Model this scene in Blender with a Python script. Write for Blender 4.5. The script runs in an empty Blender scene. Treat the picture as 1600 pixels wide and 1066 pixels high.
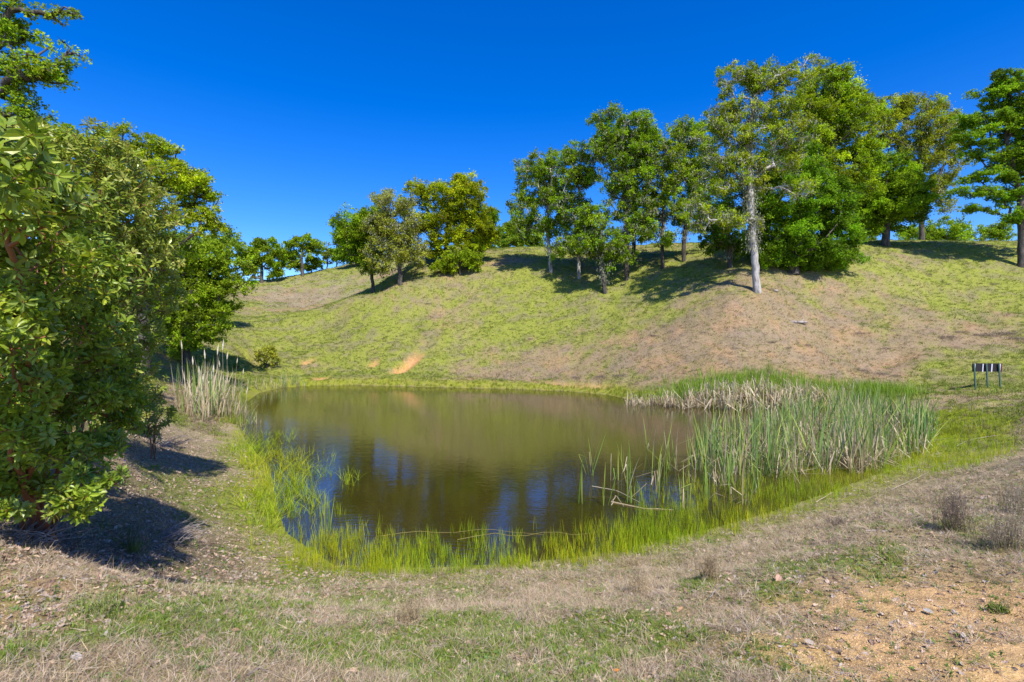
import bpy, math, numpy as np
from mathutils import Vector, Matrix
R = math.radians
scene = bpy.context.scene
# ------------------------------------------------------------------ camera, sky, sun, exposure
CAM_H, F, PX0, HY = 3.0, 800.0, 800.0, 528.0
cam = bpy.data.cameras.new('camera'); cam.lens = 18; cam.sensor_width = 36; cam.clip_end = 2500; cam.clip_start = 0.05
cam.shift_y = -5.0/1600
cam_o = bpy.data.objects.new('camera', cam); scene.collection.objects.link(cam_o)
cam_o.location = (0, 0, CAM_H); cam_o.rotation_euler = (R(90), 0, 0); scene.camera = cam_o
SUN_EL, SUN_AZ = 51.0, 160.0          # azimuth clockwise from +Y (view direction): behind the camera, to the right
world = bpy.data.worlds.new('World'); scene.world = world; world.use_nodes = True
wn = world.node_tree; wn.nodes.clear()
sky = wn.nodes.new('ShaderNodeTexSky'); sky.sky_type = 'NISHITA'; sky.sun_disc = False
sky.sun_elevation = R(SUN_EL); sky.sun_rotation = R(SUN_AZ); sky.altitude = 1500; sky.air_density = 1.0; sky.dust_density = 1.0; sky.ozone_density = 4.0
hsv = wn.nodes.new('ShaderNodeHueSaturation'); hsv.inputs['Saturation'].default_value = 1.4; hsv.inputs['Hue'].default_value = .517
bg = wn.nodes.new('ShaderNodeBackground'); bg.inputs['Strength'].default_value = 0.15
wo = wn.nodes.new('ShaderNodeOutputWorld')
wn.links.new(sky.outputs[0], hsv.inputs['Color']); wn.links.new(hsv.outputs[0], bg.inputs[0]); wn.links.new(bg.outputs[0], wo.inputs[0])
sun = bpy.data.lights.new('sun', 'SUN'); sun.energy = 4.4; sun.angle = R(0.5); sun.color = (1.0, 0.94, 0.83)
sun_o = bpy.data.objects.new('sun', sun); scene.collection.objects.link(sun_o)
sd_ = Vector((math.sin(R(SUN_AZ))*math.cos(R(SUN_EL)), math.cos(R(SUN_AZ))*math.cos(R(SUN_EL)), math.sin(R(SUN_EL))))
sun_o.rotation_euler = sd_.to_track_quat('Z', 'Y').to_euler(); sun_o.location = (5, -10, 40)
scene.view_settings.view_transform = 'Standard'; scene.view_settings.look = 'None'
scene.view_settings.exposure = 0.72; scene.view_settings.gamma = 1.0; scene.view_settings.use_curve_mapping = False
scene.cycles.max_bounces = 6; scene.cycles.transparent_max_bounces = 6

# ------------------------------------------------------------------ helpers
rng = np.random.default_rng(11)
C = scene.collection

def vnoise(x, y, seed=0):
    xi = np.floor(x).astype(np.int64); yi = np.floor(y).astype(np.int64); fx = x-xi; fy = y-yi
    fx = fx*fx*(3-2*fx); fy = fy*fy*(3-2*fy)
    def h(a, b):
        n = (a*374761393 + b*668265263 + seed*974634777) & 0x7fffffff
        n = ((n ^ (n >> 13))*1274126177) & 0x7fffffff
        return ((n ^ (n >> 16)) & 0xffff)/65535.0
    return (h(xi, yi)*(1-fx)+h(xi+1, yi)*fx)*(1-fy)+(h(xi, yi+1)*(1-fx)+h(xi+1, yi+1)*fx)*fy
def fbm(x, y, seed=0, o=4):
    s = 0; a = 1; t = 0
    for k in range(o):
        s = s+a*vnoise(x*2**k+k*17.3, y*2**k-k*9.1, seed+k); t += a; a *= .5
    return s/t
def sstep(a, b, x):
    t = np.clip((x-a)/(b-a), 0, 1); return t*t*(3-2*t)

def make_mesh(name, V, Fl, mat=None, tint=None, smooth=False, mats=None, midx=None):
    """Fl: list of int arrays (n,3) or (n,4)"""
    me = bpy.data.meshes.new(name); V = np.asarray(V, np.float32)
    me.vertices.add(len(V)); me.vertices.foreach_set('co', V.ravel())
    Fl = [np.asarray(f, np.int32) for f in Fl if len(f)]
    idx = np.concatenate([f.ravel() for f in Fl]); sz = np.concatenate([np.full(len(f), f.shape[1], np.int32) for f in Fl])
    me.loops.add(len(idx)); me.loops.foreach_set('vertex_index', idx)
    me.polygons.add(len(sz)); st = np.concatenate([[0], np.cumsum(sz)[:-1]]).astype(np.int32)
    me.polygons.foreach_set('loop_start', st)
    try: me.polygons.foreach_set('loop_total', sz)
    except Exception: pass
    me.polygons.foreach_set('use_smooth', np.full(len(sz), bool(smooth)))
    for m in (mats or ([mat] if mat else [])): me.materials.append(m)
    if midx is not None: me.polygons.foreach_set('material_index', np.asarray(midx, np.int32))
    if tint is not None:
        a = me.attributes.new('tint', 'FLOAT_COLOR', 'POINT')
        t = np.ones((len(V), 4), np.float32); t[:, :3] = tint; a.data.foreach_set('color', t.ravel())
    me.update(calc_edges=True); me.validate(clean_customdata=False)
    return me
def link(name, me, parent=None, label=None, cat=None, group=None, kind=None, loc=None):
    o = bpy.data.objects.new(name, me); C.objects.link(o)
    if parent is not None: o.parent = parent
    if loc is not None: o.location = loc
    if label: o['label'] = label
    if cat: o['category'] = cat
    if group: o['group'] = group
    if kind: o['kind'] = kind
    return o

class Geo:
    def __init__(s): s.V = []; s.Q = []; s.T = []; s.c = []; s.n = 0
    def add(s, V, Q=None, T=None, col=None):
        V = np.asarray(V, float); s.V.append(V)
        if Q is not None and len(Q): s.Q.append(np.asarray(Q)+s.n)
        if T is not None and len(T): s.T.append(np.asarray(T)+s.n)
        c = np.ones((len(V), 3)); 
        if col is not None: c[:] = col
        s.c.append(c); s.n += len(V)
    def tube(s, P, rad, sides=6, col=None, cap=True):
        P = np.asarray(P, float); rad = np.asarray(rad, float)*np.ones(len(P)); n = len(P)
        T = np.gradient(P, axis=0); T /= np.linalg.norm(T, axis=1)[:, None]+1e-9
        u = np.array([1., 0, 0]) if abs(T[0, 0]) < .8 else np.array([0, 1., 0])
        rings = []
        for i in range(n):
            u = u-T[i]*np.dot(u, T[i]); u /= np.linalg.norm(u)+1e-9; w = np.cross(T[i], u)
            a = np.arange(sides)*2*np.pi/sides
            rings.append(P[i]+rad[i]*(np.cos(a)[:, None]*u+np.sin(a)[:, None]*w))
        V = np.concatenate(rings); q = []
        a = np.arange(sides); b = (a+1) % sides
        Q = np.concatenate([np.stack([i*sides+a, i*sides+b, (i+1)*sides+b, (i+1)*sides+a], 1) for i in range(n-1)])
        Tt = None
        if cap:
            V = np.concatenate([V, P[-1:]]); Tt = np.stack([(n-1)*sides+a, (n-1)*sides+b, np.full(sides, n*sides)], 1)
        s.add(V, Q, Tt, col)
    def box(s, c, d, rot=None, col=None):
        v = np.array([[x, y, z] for x in (-.5, .5) for y in (-.5, .5) for z in (-.5, .5)])*np.array(d)
        if rot is not None: v = v@np.array(rot).T
        s.add(v+np.array(c), [[0, 1, 3, 2], [4, 6, 7, 5], [0, 4, 5, 1], [2, 3, 7, 6], [0, 2, 6, 4], [1, 5, 7, 3]], None, col)
    def mesh(s, name, mat, smooth=False):
        fl = []
        if s.Q: fl.append(np.concatenate(s.Q))
        if s.T: fl.append(np.concatenate(s.T))
        return make_mesh(name, np.concatenate(s.V), fl, mat, np.concatenate(s.c), smooth)

# ------------------------------------------------------------------ material helpers
def new_mat(name):
    m = bpy.data.materials.new(name); m.use_nodes = True; nt = m.node_tree; nt.nodes.clear()
    out = nt.nodes.new('ShaderNodeOutputMaterial'); return m, nt, out
def nd(nt, t, **k):
    n = nt.nodes.new(t)
    for a, b in k.items(): setattr(n, a, b)
    return n
def mixc(nt, fac, a, b, mode='MIX'):
    m = nt.nodes.new('ShaderNodeMix'); m.data_type = 'RGBA'; m.blend_type = mode
    for i, v in ((0, fac), (6, a), (7, b)):
        if hasattr(v, 'is_output'): nt.links.new(v, m.inputs[i])
        else: m.inputs[i].default_value = v if i == 0 else (*v, 1)
    return m.outputs[2]
def math_(nt, op, a, b=0.0, clamp=False):
    m = nt.nodes.new('ShaderNodeMath'); m.operation = op; m.use_clamp = clamp
    for i, v in ((0, a), (1, b)):
        if hasattr(v, 'is_output'): nt.links.new(v, m.inputs[i])
        else: m.inputs[i].default_value = v
    return m.outputs[0]
def noise(nt, scale, det=4, rough=.6, vec=None, dist=0):
    n = nt.nodes.new('ShaderNodeTexNoise'); n.inputs['Scale'].default_value = scale; n.inputs['Detail'].default_value = det; n.inputs['Roughness'].default_value = rough
    n.inputs['Distortion'].default_value = dist
    if vec is not None: nt.links.new(vec, n.inputs['Vector'])
    return n.outputs['Fac']
def remap(nt, v, a, b, lo=0., hi=1.):
    m = nt.nodes.new('ShaderNodeMapRange'); m.inputs[1].default_value = a; m.inputs[2].default_value = b; m.inputs[3].default_value = lo; m.inputs[4].default_value = hi
    nt.links.new(v, m.inputs[0]); return m.outputs[0]

def leaf_material(name, rough=.5, spec=.35, trans=.35, inst=False, tmul=(1.25, 1.25, .7)):
    m, nt, out = new_mat(name)
    at = nd(nt, 'ShaderNodeAttribute', attribute_name='tint'); col = at.outputs['Color']
    if inst:
        a2 = nd(nt, 'ShaderNodeAttribute', attribute_name='itint', attribute_type='INSTANCER')
        col = mixc(nt, 1.0, at.outputs['Color'], a2.outputs['Color'], 'MULTIPLY')
    p = nd(nt, 'ShaderNodeBsdfPrincipled'); p.inputs['Roughness'].default_value = rough; p.inputs['Specular IOR Level'].default_value = spec
    nt.links.new(col, p.inputs['Base Color'])
    t = nd(nt, 'ShaderNodeBsdfTranslucent'); nt.links.new(mixc(nt, 1.0, col, tmul, 'MULTIPLY'), t.inputs['Color'])
    mx = nd(nt, 'ShaderNodeMixShader'); mx.inputs[0].default_value = trans
    nt.links.new(p.outputs[0], mx.inputs[1]); nt.links.new(t.outputs[0], mx.inputs[2]); nt.links.new(mx.outputs[0], out.inputs[0])
    return m
def bark_material(name, dark, light, scale=6, lo=.4, hi=.62, rough=.85, bump=.5, zs=.3):
    m, nt, out = new_mat(name)
    tc = nd(nt, 'ShaderNodeTexCoord'); mp = nd(nt, 'ShaderNodeMapping'); mp.inputs['Scale'].default_value = (1, 1, zs); nt.links.new(tc.outputs['Object'], mp.inputs[0])
    n1 = noise(nt, scale, 6, .7, mp.outputs[0]); n2 = noise(nt, scale*4, 4, .7, mp.outputs[0])
    c = mixc(nt, remap(nt, n1, lo, hi), dark, light)
    c = mixc(nt, remap(nt, n2, .4, .7, 0, .5), c, tuple(x*.4 for x in dark))
    p = nd(nt, 'ShaderNodeBsdfPrincipled'); p.inputs['Roughness'].default_value = rough; nt.links.new(c, p.inputs['Base Color'])
    b = nd(nt, 'ShaderNodeBump'); b.inputs['Strength'].default_value = bump; b.inputs['Distance'].default_value = .04
    nt.links.new(n2, b.inputs['Height']); nt.links.new(b.outputs[0], p.inputs['Normal']); nt.links.new(p.outputs[0], out.inputs[0])
    return m

# ------------------------------------------------------------------ terrain
def W(px, py, Y): return ((px-PX0)/F*Y, Y, CAM_H-(py-HY)/F*Y)
def W0(px, py, z=0.0):
    Y = (CAM_H-z)*F/(py-HY); return ((px-PX0)/F*Y, Y, z)
SH = [(384,690),(372,665),(372,645),(384,628),(405,614),(440,606),(478,603),(560,602),(640,604),(720,606),(800,608),(880,611),(950,617),(1000,627),(1080,633),(1160,637),(1240,636),(1310,634),(1370,640),(1425,652),(1462,672),(1455,700),(1420,722),(1370,742),(1300,768),(1220,796),(1130,822),(1050,842),(970,860),(900,872),(820,880),(740,884),(660,888),(590,887),(545,884),(520,884),(500,868),(470,850),(446,832),(434,800),(428,765),(420,735),(404,712)]
SHW = np.array([W0(*p)[:2] for p in SH])
def sdist(x, y):
    """signed distance to the shoreline, positive on land"""
    x = np.asarray(x, float); y = np.asarray(y, float); sh = x.shape; x = x.ravel(); y = y.ravel()
    d = np.full(x.shape, 1e9); ins = np.zeros(x.shape, bool); n = len(SHW)
    for i in range(n):
        a = SHW[i]; b = SHW[(i+1) % n]; e = b-a
        t = np.clip(((x-a[0])*e[0]+(y-a[1])*e[1])/np.dot(e, e), 0, 1)
        d = np.minimum(d, np.hypot(x-a[0]-t*e[0], y-a[1]-t*e[1]))
        c = ((a[1] > y) != (b[1] > y)); 
        with np.errstate(divide='ignore', invalid='ignore'):
            xi = a[0]+(y-a[1])/(b[1]-a[1]+1e-12)*e[0]
        ins ^= c & (x < xi)
    return np.where(ins, -d, d).reshape(sh)
CT = [(0,0,1.4),(0,2,1.35),(0,3.5,1.0),(0,5,.62),(0,-6,1.5),(3,3,1.35),(5,5,1.2),(8,8,1.1),(2,5.5,.7),(4,6.8,.75),(6.5,9,.55),(11.5,11.5,.67),(14.4,14.4,.8),(12.6,14,.15),(9.9,12.4,.25),
(20.35,22,.88),(22,22,.85),(26,22,1.4),(20,12,1.3),(40,20,4),(-12,12,2.3),(-20,20,3.2),(-28,28,4.5),(-40,40,8),(-60,55,14),(-9,8,2.2),(-7,5,2.0),(-12,4,2.8),(-6,-4,1.9),(8,-6,1.4),(20,-20,1.5),(-25,-15,4),
(-3.2,5.4,.82),(-3.9,4.5,1.2),(-3,3,1.4),(-6.2,7.1,1.9),(-7.1,10.4,.95),(-6.6,8.8,1.15),(-7,11.2,.62),(-9.5,15,.8),(-12.5,17,1.2),(-13,21,.9),(-2.2,6.0,.5)]
CP = [(1600,520,30),(1600,450,38),(1600,397,43),(1600,376,52),(1450,600,24.5),(1450,540,29),(1450,470,36),(1450,410,42),(1450,376,52),
(1300,600,25),(1300,570,27),(1300,540,29.5),(1300,480,34.5),(1300,420,39),(1300,395,42.5),(1300,377,50),
(1182,585,24.8),(1182,520,29),(1182,455,33),(1182,400,40),(1150,380,52),
(1000,600,27),(1000,540,31.5),(1000,480,37),(1000,430,42),(1000,398,49),(1000,383,58),
(860,592,32),(860,540,36),(860,480,41.5),(860,420,48),(860,390,57),(700,590,33.6),(700,540,38),(700,470,45),(700,412,52),(700,396,58),(770,389,62),(700,389,66),
(620,448,48),(620,500,43),(620,550,38),(545,470,48),(530,500,46),(500,540,41),(650,408,55),(600,455,50),
(560,408,95),(470,430,90),(410,441,85),(380,446,82),(450,470,72),(400,500,58),(500,482,65),(540,466,68),(380,545,39),(430,530,43),(470,560,38),(330,525,38),(450,592,33.8),(270,560,30),(250,600,24),(640,392,100),(720,388,104),(330,455,70),(250,440,60),(780,388,108)]
for p in CP: CT.append(W(*p))
CT += [(50,60,13.6),(60,90,14),(30,80,14.2),(0,85,13.5),(8,70,14.6),(-12,62,9.6),(-17,66,9.0),(-20,125,14),(-50,120,11),(-80,90,14),(20,120,14),(90,60,13),(60,35,9),(130,130,10),(-130,130,14),(130,0,6),(-130,0,14),(0,-100,1),(120,-100,1),(-120,-100,5),(0,260,4),(260,260,4),(-260,260,8),(260,-100,1),(-260,-100,4),(-50,140,10)]
CT = np.array(CT, float)
def kern(d2): return -np.sqrt(d2+1.2**2)
_A = kern(((CT[:, None, :2]-CT[None, :, :2])**2).sum(-1))
_n = len(CT); _M = np.zeros((_n+1, _n+1)); _M[:_n, :_n] = _A-np.eye(_n)*.02; _M[:_n, _n] = 1; _M[_n, :_n] = 1
_w = np.linalg.solve(_M, np.concatenate([CT[:, 2], [0]]))
def gblob(px, py, rx, ry=None, ang=0.0, Y=None):
    return (px, py, rx, ry or rx, ang, Y)
def height_raw(x, y):
    sh = x.shape; x = x.ravel(); y = y.ravel(); z = np.full(x.shape, _w[_n])
    for i in range(_n): z += _w[i]*kern((x-CT[i, 0])**2+(y-CT[i, 1])**2)
    d = sdist(x, y)
    r = np.hypot(x, y)
    rise = np.where(y > 18, .30, .17)
    bank = np.where(d > 0, d*rise, 0)
    lip = sstep(0, .5, d)*.10*np.where(y > 20, 1, .25)
    z = np.where(d > 0, bank*(1-sstep(.4, 3.2, d))+np.maximum(z, .06)*sstep(.4, 3.2, d)+lip*(1-sstep(1, 3, d)), -np.minimum(-d*.22, .9))
    # wet flats at the right end of the pond
    z += np.where(d > 0, 1, 0)*((fbm(x*.35, y*.35, 3)-.5)*.5*sstep(12, 30, r)*sstep(1, 6, d) + (fbm(x*1.3, y*1.3, 5)-.5)*.16*sstep(.2, 2, d) + (fbm(x*5, y*5, 8, 3)-.5)*.05*sstep(.1, 1, d))
    # terracettes on the slope
    z += sstep(3, 8, d)*sstep(18, 26, r)*(fbm(x*.9, y*2.2, 21, 3)-.5)*.20
    return z.reshape(sh)
AZ = np.concatenate([np.linspace(-180, -62, 50)[:-1], np.linspace(-62, -48, 40)[:-1], np.linspace(-48, 48, 470)[:-1], np.linspace(48, 62, 40)[:-1], np.linspace(62, 180, 50)])
RR = np.concatenate([[0.02], np.geomspace(.5, 2.2, 12)[:-1], np.geomspace(2.2, 130, 330)[:-1], np.geomspace(130, 900, 20)])
azg, rg = np.meshgrid(R(1)*AZ, RR)
gx = np.sin(azg)*rg; gy = np.cos(azg)*rg
def scarp(x, y, z, a, b, w, h):
    """cut a small bare bank between two ground points: drop h below the line"""
    a = np.array(a[:2]); b = np.array(b[:2]); e = b-a; L = np.hypot(*e); e /= L; nn = np.array([e[1], -e[0]])
    if nn[1] > 0: nn = -nn
    t = (x-a[0])*e[0]+(y-a[1])*e[1]; s = (x-a[0])*nn[0]+(y-a[1])*nn[1]
    env = sstep(-.3, .6, t)*(1-sstep(L-.6, L+.3, t))
    return z-h*env*sstep(-.05, .12, s+(fbm(x*3, y*3, 2)-.5)*.3)*(1-sstep(.3, w, s)), env*sstep(-.1, .1, s)*(1-sstep(w*.6, w, s))
gz = height_raw(gx, gy)
def lookup(arr, x, y):
    r = np.hypot(x, y); a = np.degrees(np.arctan2(x, y))
    i = np.clip(np.searchsorted(RR, r)-1, 0, len(RR)-2); j = np.clip(np.searchsorted(AZ, a)-1, 0, len(AZ)-2)
    u = np.clip((r-RR[i])/(RR[i+1]-RR[i]), 0, 1); v = np.clip((a-AZ[j])/(AZ[j+1]-AZ[j]), 0, 1)
    return (arr[i, j]*(1-v)+arr[i, j+1]*v)*(1-u)+(arr[i+1, j]*(1-v)+arr[i+1, j+1]*v)*u
def ground(x, y): return lookup(gz, np.asarray(x, float), np.asarray(y, float))
def hit(px, py, ymin=1.0):
    Ys = np.geomspace(ymin, 200, 1500); X = (px-PX0)/F*Ys; Z = CAM_H-(py-HY)/F*Ys; g = np.maximum(ground(X, Ys), 0)
    k = np.argmax(g >= Z) if (g >= Z).any() else None
    if k is None: return None
    return np.array([X[k], Ys[k], g[k]])
scm = np.zeros_like(gz)
for a, b, w, h in [((648,549),(606,582),1.3,.5),((586,562),(572,572),.8,.25),((486,560),(466,568),.9,.25),((515,588),(484,590),.9,.22),((372,548),(398,546),2.2,.7),((800,592),(960,600),.7,.22),((385,548),(420,575),1.2,.35),((235,590),(275,590),1.2,.4)]:
    A_, B_ = hit(*a, 20), hit(*b, 20)
    gz, e_ = scarp(gx, gy, gz, A_, B_, w, h); scm = np.maximum(scm, e_*(0.45 if a[0] == 800 else .12 if a[0] in (372, 385) else 1))
gd = sdist(gx, gy)
gz = np.where(gd > 0, np.maximum(gz, .012), gz)

def bl(x, y, px, py, r, asp=1.0, Y=None):
    """soft round patch centred on the ground seen at (px,py); radius r metres, asp stretches it sideways"""
    c = hit(px, py) if Y is None else np.array(W(px, py, Y))
    d = np.hypot((x-c[0])/asp, y-c[1])/r
    return np.exp(-d*d*1.1)
def masks(x, y):
    """(green, soil, litter, orange-ness, lilac) in 0..1 at ground points"""
    d = sdist(x, y); r = np.hypot(x, y); n1 = fbm(x*.6, y*.6, 31); n2 = fbm(x*.15, y*.15, 41); n3 = fbm(x*2.5, y*2.5, 51)
    g = .40+1.4*(n1-.5)+.8*(n2-.5)+1.9*(n3-.5)
    hill = sstep(19, 24, y)*sstep(0, 2, d)
    g = g*(1-hill)+hill*(.82+1.0*(n1-.5)+1.3*(n2-.5)+.7*(n3-.5))
    for px, py, rr, asp, s in [(1120,545,5,2,-.36),(1000,560,3.5,2,-.32),(860,570,3,2,-.3),(1320,520,5,1.8,-.3),(1300,440,3,2,-.30),(1480,530,3,2,-.35),(1290,560,2.5,2,-.35),(740,500,4,1.4,-.2),(760,430,3,1.5,-.3),(640,470,3,1.6,-.2),(470,455,9,1.3,-.22),(500,470,6,1.5,-.2),
        (440,510,4,1.4,.4),(560,530,4,1.5,.3),(930,470,4,1.8,.3),(820,440,2.5,1.5,.3),(1540,440,4,1.5,.35),(1550,585,2.5,1.6,.35),(600,440,3,1.2,.3),(950,440,4,2,.25),
        (210,960,.6,1.0,.5),(480,940,.6,1.6,.15),(900,1000,.5,2,.22),(1100,960,.5,1.6,.32),(1330,890,.5,2.0,.3),(1560,870,.7,1.5,.2),(330,770,1.3,1.2,.35),(420,720,1.5,.7,.3),(1000,890,.6,3,-.55),(1150,870,.9,2,-.45),(700,950,.6,1.8,-.3),(1380,790,1.1,1.6,-.55),(1500,760,1.5,1.4,-.4),(1580,680,2,1.4,-.3),(480,860,.5,1.4,-.5),(640,900,.3,3,-.1)]:
        g = g+s*bl(x, y, px, py, rr, asp)
    soil = np.zeros_like(x)
    for px, py, rr, asp, s in [(1480,960,.8,1.5,1.2),(1340,1030,.5,1.4,1.1),(1560,1040,.6,1.3,1.1),(1390,920,.4,1.5,.8),(1250,1050,.25,1.6,.6),(60,910,.4,1.5,.5),(30,950,.3,1.3,.4),(1100,1055,.16,2,.4)]:
        soil = np.maximum(soil, s*bl(x, y, px, py, rr, asp))
    soil = soil*sstep(.25, .55, .6*n3+.4*n1+.14)
    lit = np.zeros_like(x)
    for px, py, rr, asp, s in [(90,860,1.3,1.4,1.1),(60,740,2.2,1.4,1),(240,690,1.2,1.2,.9),(200,760,1.0,1.2,.8),(290,700,.8,1.4,.6),(20,960,.6,.8,.9),(120,640,3,1.3,.9),(1250,900,.4,1.5,.25),(900,1060,.4,2.5,.3),(290,640,1.5,1,.5)]:
        lit = np.maximum(lit, s*bl(x, y, px, py, rr, asp))
    lit = np.clip(lit*(.6+.8*n1), 0, 1)
    org = hill*sstep(.52, .75, fbm(x*.8, y*.8, 61))*np.clip(.75-g, 0, 1)
    lil = np.clip(bl(x, y, 470, 450, 10, 1.4)+bl(x, y, 520, 470, 7, 1.4), 0, 1)*sstep(.4, .6, fbm(x*.5, y*.5, 71))
    return np.clip(g, 0, 1), np.clip(soil, 0, 1), lit, org, lil
def lerp(a, b, t): return a*(1-t[..., None])+b*t[..., None]
def ground_colour(x, y):
    g, soil, lit, org, lil = masks(x, y); d = sdist(x, y)
    A = lambda *c: np.array(c, float)
    n = fbm(x*1.1, y*1.1, 81)
    dry = lerp(np.broadcast_to(A(.29,.235,.11), x.shape+(3,)), A(.35,.28,.19), n)
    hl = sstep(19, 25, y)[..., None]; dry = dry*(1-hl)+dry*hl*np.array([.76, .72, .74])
    c = lerp(dry, lerp(np.broadcast_to(A(.18,.21,.035), x.shape+(3,)), A(.235,.25,.05), n), sstep(.25, 1.0, g))
    c = lerp(c, A(.40,.22,.11), np.clip(org*1.2, 0, .25))
    c = lerp(c, A(.25,.22,.15), lil*.5)
    hp = sstep(20, 25, y)*sstep(.5, .68, fbm(x*.8+3, y*1.5, 131, 4)); c = lerp(c, A(.185,.15,.11), hp*.55)
    c = lerp(c, A(.13,.095,.075), lit*.9)  # leaf litter brown, darkened further to paint in shade near the madrones
    c = lerp(c, A(.52,.34,.16), np.clip(soil, 0, 1))
    fr = sstep(20, 24, y)*sstep(-.2, .1, d)*(1-sstep(.5, 1.6, d))
    c = lerp(c, A(.22,.24,.02), fr*.8)
    near = (1-sstep(.3, 1.3, d+(n-.5)*.6))*(1-sstep(18, 20, y))*sstep(-9, -7, x)
    c = lerp(c, A(.20,.235,.02), near*.85)
    mar = (1-sstep(1.2, 2.3, d+(n-.5)))*sstep(7.5, 10, x)*(y < 19)*(d > 0)*1.0
    c = lerp(c, A(.21,.25,.02), np.clip(mar*1.3, 0, 1))
    s_ = lookup(scm, x, y)
    c = lerp(c, A(.50,.27,.12), np.clip(s_, 0, 1)*.9)
    c = lerp(c, A(.05,.04,.02), sstep(0, .25, -d)*.8)
    return c
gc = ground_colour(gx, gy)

# ground material
gm, nt, out = new_mat('hillside_grass_soil')
at = nd(nt, 'ShaderNodeAttribute', attribute_name='tint'); geo = nd(nt, 'ShaderNodeNewGeometry'); pos = geo.outputs['Position']
f1 = noise(nt, 9, 6, .75, pos); f2 = noise(nt, 60, 4, .7, pos); f3 = noise(nt, 1.6, 5, .7, pos); f4 = noise(nt, 3.5, 6, .8, pos, .6)
c = mixc(nt, remap(nt, f1, .3, .7, .0, 1.), at.outputs['Color'], (1.35, 1.3, 1.25), 'MULTIPLY')
c = mixc(nt, remap(nt, f1, .55, .35, 0., .55), c, (.5, .46, .42), 'MULTIPLY')
c = mixc(nt, remap(nt, f2, .5, .7, 0., .55), c, (.45, .40, .36), 'MULTIPLY')
c = mixc(nt, remap(nt, f4, .54, .68, 0., .45), c, (.30, .23, .16))
c = mixc(nt, remap(nt, f3, .50, .36, 0., .35), c, (.80, 1.0, .55), 'MULTIPLY')
p = nd(nt, 'ShaderNodeBsdfPrincipled'); p.inputs['Roughness'].default_value = .95; p.inputs['Specular IOR Level'].default_value = .1
nt.links.new(c, p.inputs['Base Color'])
b = nd(nt, 'ShaderNodeBump'); b.inputs['Strength'].default_value = .8; b.inputs['Distance'].default_value = .05
h = math_(nt, 'ADD', f1, math_(nt, 'MULTIPLY', f2, .4)); nt.links.new(h, b.inputs['Height']); nt.links.new(b.outputs[0], p.inputs['Normal'])
nt.links.new(p.outputs[0], out.inputs[0])
nr, na = gx.shape
V = np.stack([gx, gy, gz], -1).reshape(-1, 3)
i, j = np.meshgrid(np.arange(nr-1), np.arange(na-1), indexing='ij'); i = i.ravel(); j = j.ravel()
Q = np.stack([i*na+j, (i+1)*na+j, (i+1)*na+j+1, i*na+j+1], 1)[:, ::-1]
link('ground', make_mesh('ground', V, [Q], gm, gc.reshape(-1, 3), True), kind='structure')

# water sheet, a little larger than the pond; the banks rise through it
wm, nt, out = new_mat('pond_water')
geo = nd(nt, 'ShaderNodeNewGeometry'); pos = geo.outputs['Position']
at = nd(nt, 'ShaderNodeAttribute', attribute_name='tint')
p = nd(nt, 'ShaderNodeBsdfPrincipled'); p.inputs['Roughness'].default_value = .015; p.inputs['IOR'].default_value = 1.62
c = mixc(nt, remap(nt, noise(nt, .6, 4, .6, pos), .35, .65), at.outputs['Color'], (.8, .85, .7), 'MULTIPLY')
nt.links.new(c, p.inputs['Base Color'])
mp = nd(nt, 'ShaderNodeMapping'); mp.inputs['Scale'].default_value = (1, 2.4, 1); mp.inputs['Rotation'].default_value = (0, 0, .25); nt.links.new(pos, mp.inputs[0])
w1 = noise(nt, 5.5, 3, .55, mp.outputs[0], .3); w2 = noise(nt, 1.3, 2, .5, mp.outputs[0]); amp = remap(nt, noise(nt, .22, 2, .5, pos), .35, .65, .35, 1.)
b = nd(nt, 'ShaderNodeBump'); b.inputs['Strength'].default_value = .07; b.inputs['Distance'].default_value = .05
hh = math_(nt, 'MULTIPLY', math_(nt, 'ADD', w1, math_(nt, 'MULTIPLY', w2, .8)), amp)
nt.links.new(hh, b.inputs['Height']); nt.links.new(b.outputs[0], p.inputs['Normal']); nt.links.new(p.outputs[0], out.inputs[0])
xs = np.linspace(SHW[:, 0].min()-.5, SHW[:, 0].max()+.5, 100); ys = np.linspace(SHW[:, 1].min()-.5, SHW[:, 1].max()+.5, 100)
X, Y = np.meshgrid(xs, ys); d = sdist(X, Y)
keep = d < .35
wc = lerp(np.broadcast_to(np.array([.036, .028, .006]), X.shape+(3,)), np.array([.10, .10, .008]), sstep(-1.8, .0, d+1.2*(fbm(X*.8, Y*.8, 4)-.5))*sstep(4, 12, X+Y*.2)*(1-sstep(13, 17, Y-X*.3)))
V = np.stack([X, Y, 0*X], -1).reshape(-1, 3); n_ = X.shape[1]
i, j = np.meshgrid(np.arange(X.shape[0]-1), np.arange(n_-1), indexing='ij'); i = i.ravel(); j = j.ravel()
Q = np.stack([i*n_+j, i*n_+j+1, (i+1)*n_+j+1, (i+1)*n_+j], 1); Q = Q[keep.ravel()[Q].any(1)]
used = np.unique(Q); mpx = np.zeros(len(V), int); mpx[used] = np.arange(len(used))
link('pond_water', make_mesh('pond_water', V[used], [mpx[Q]], wm, wc.reshape(-1, 3)[used], True), kind='structure')
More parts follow.
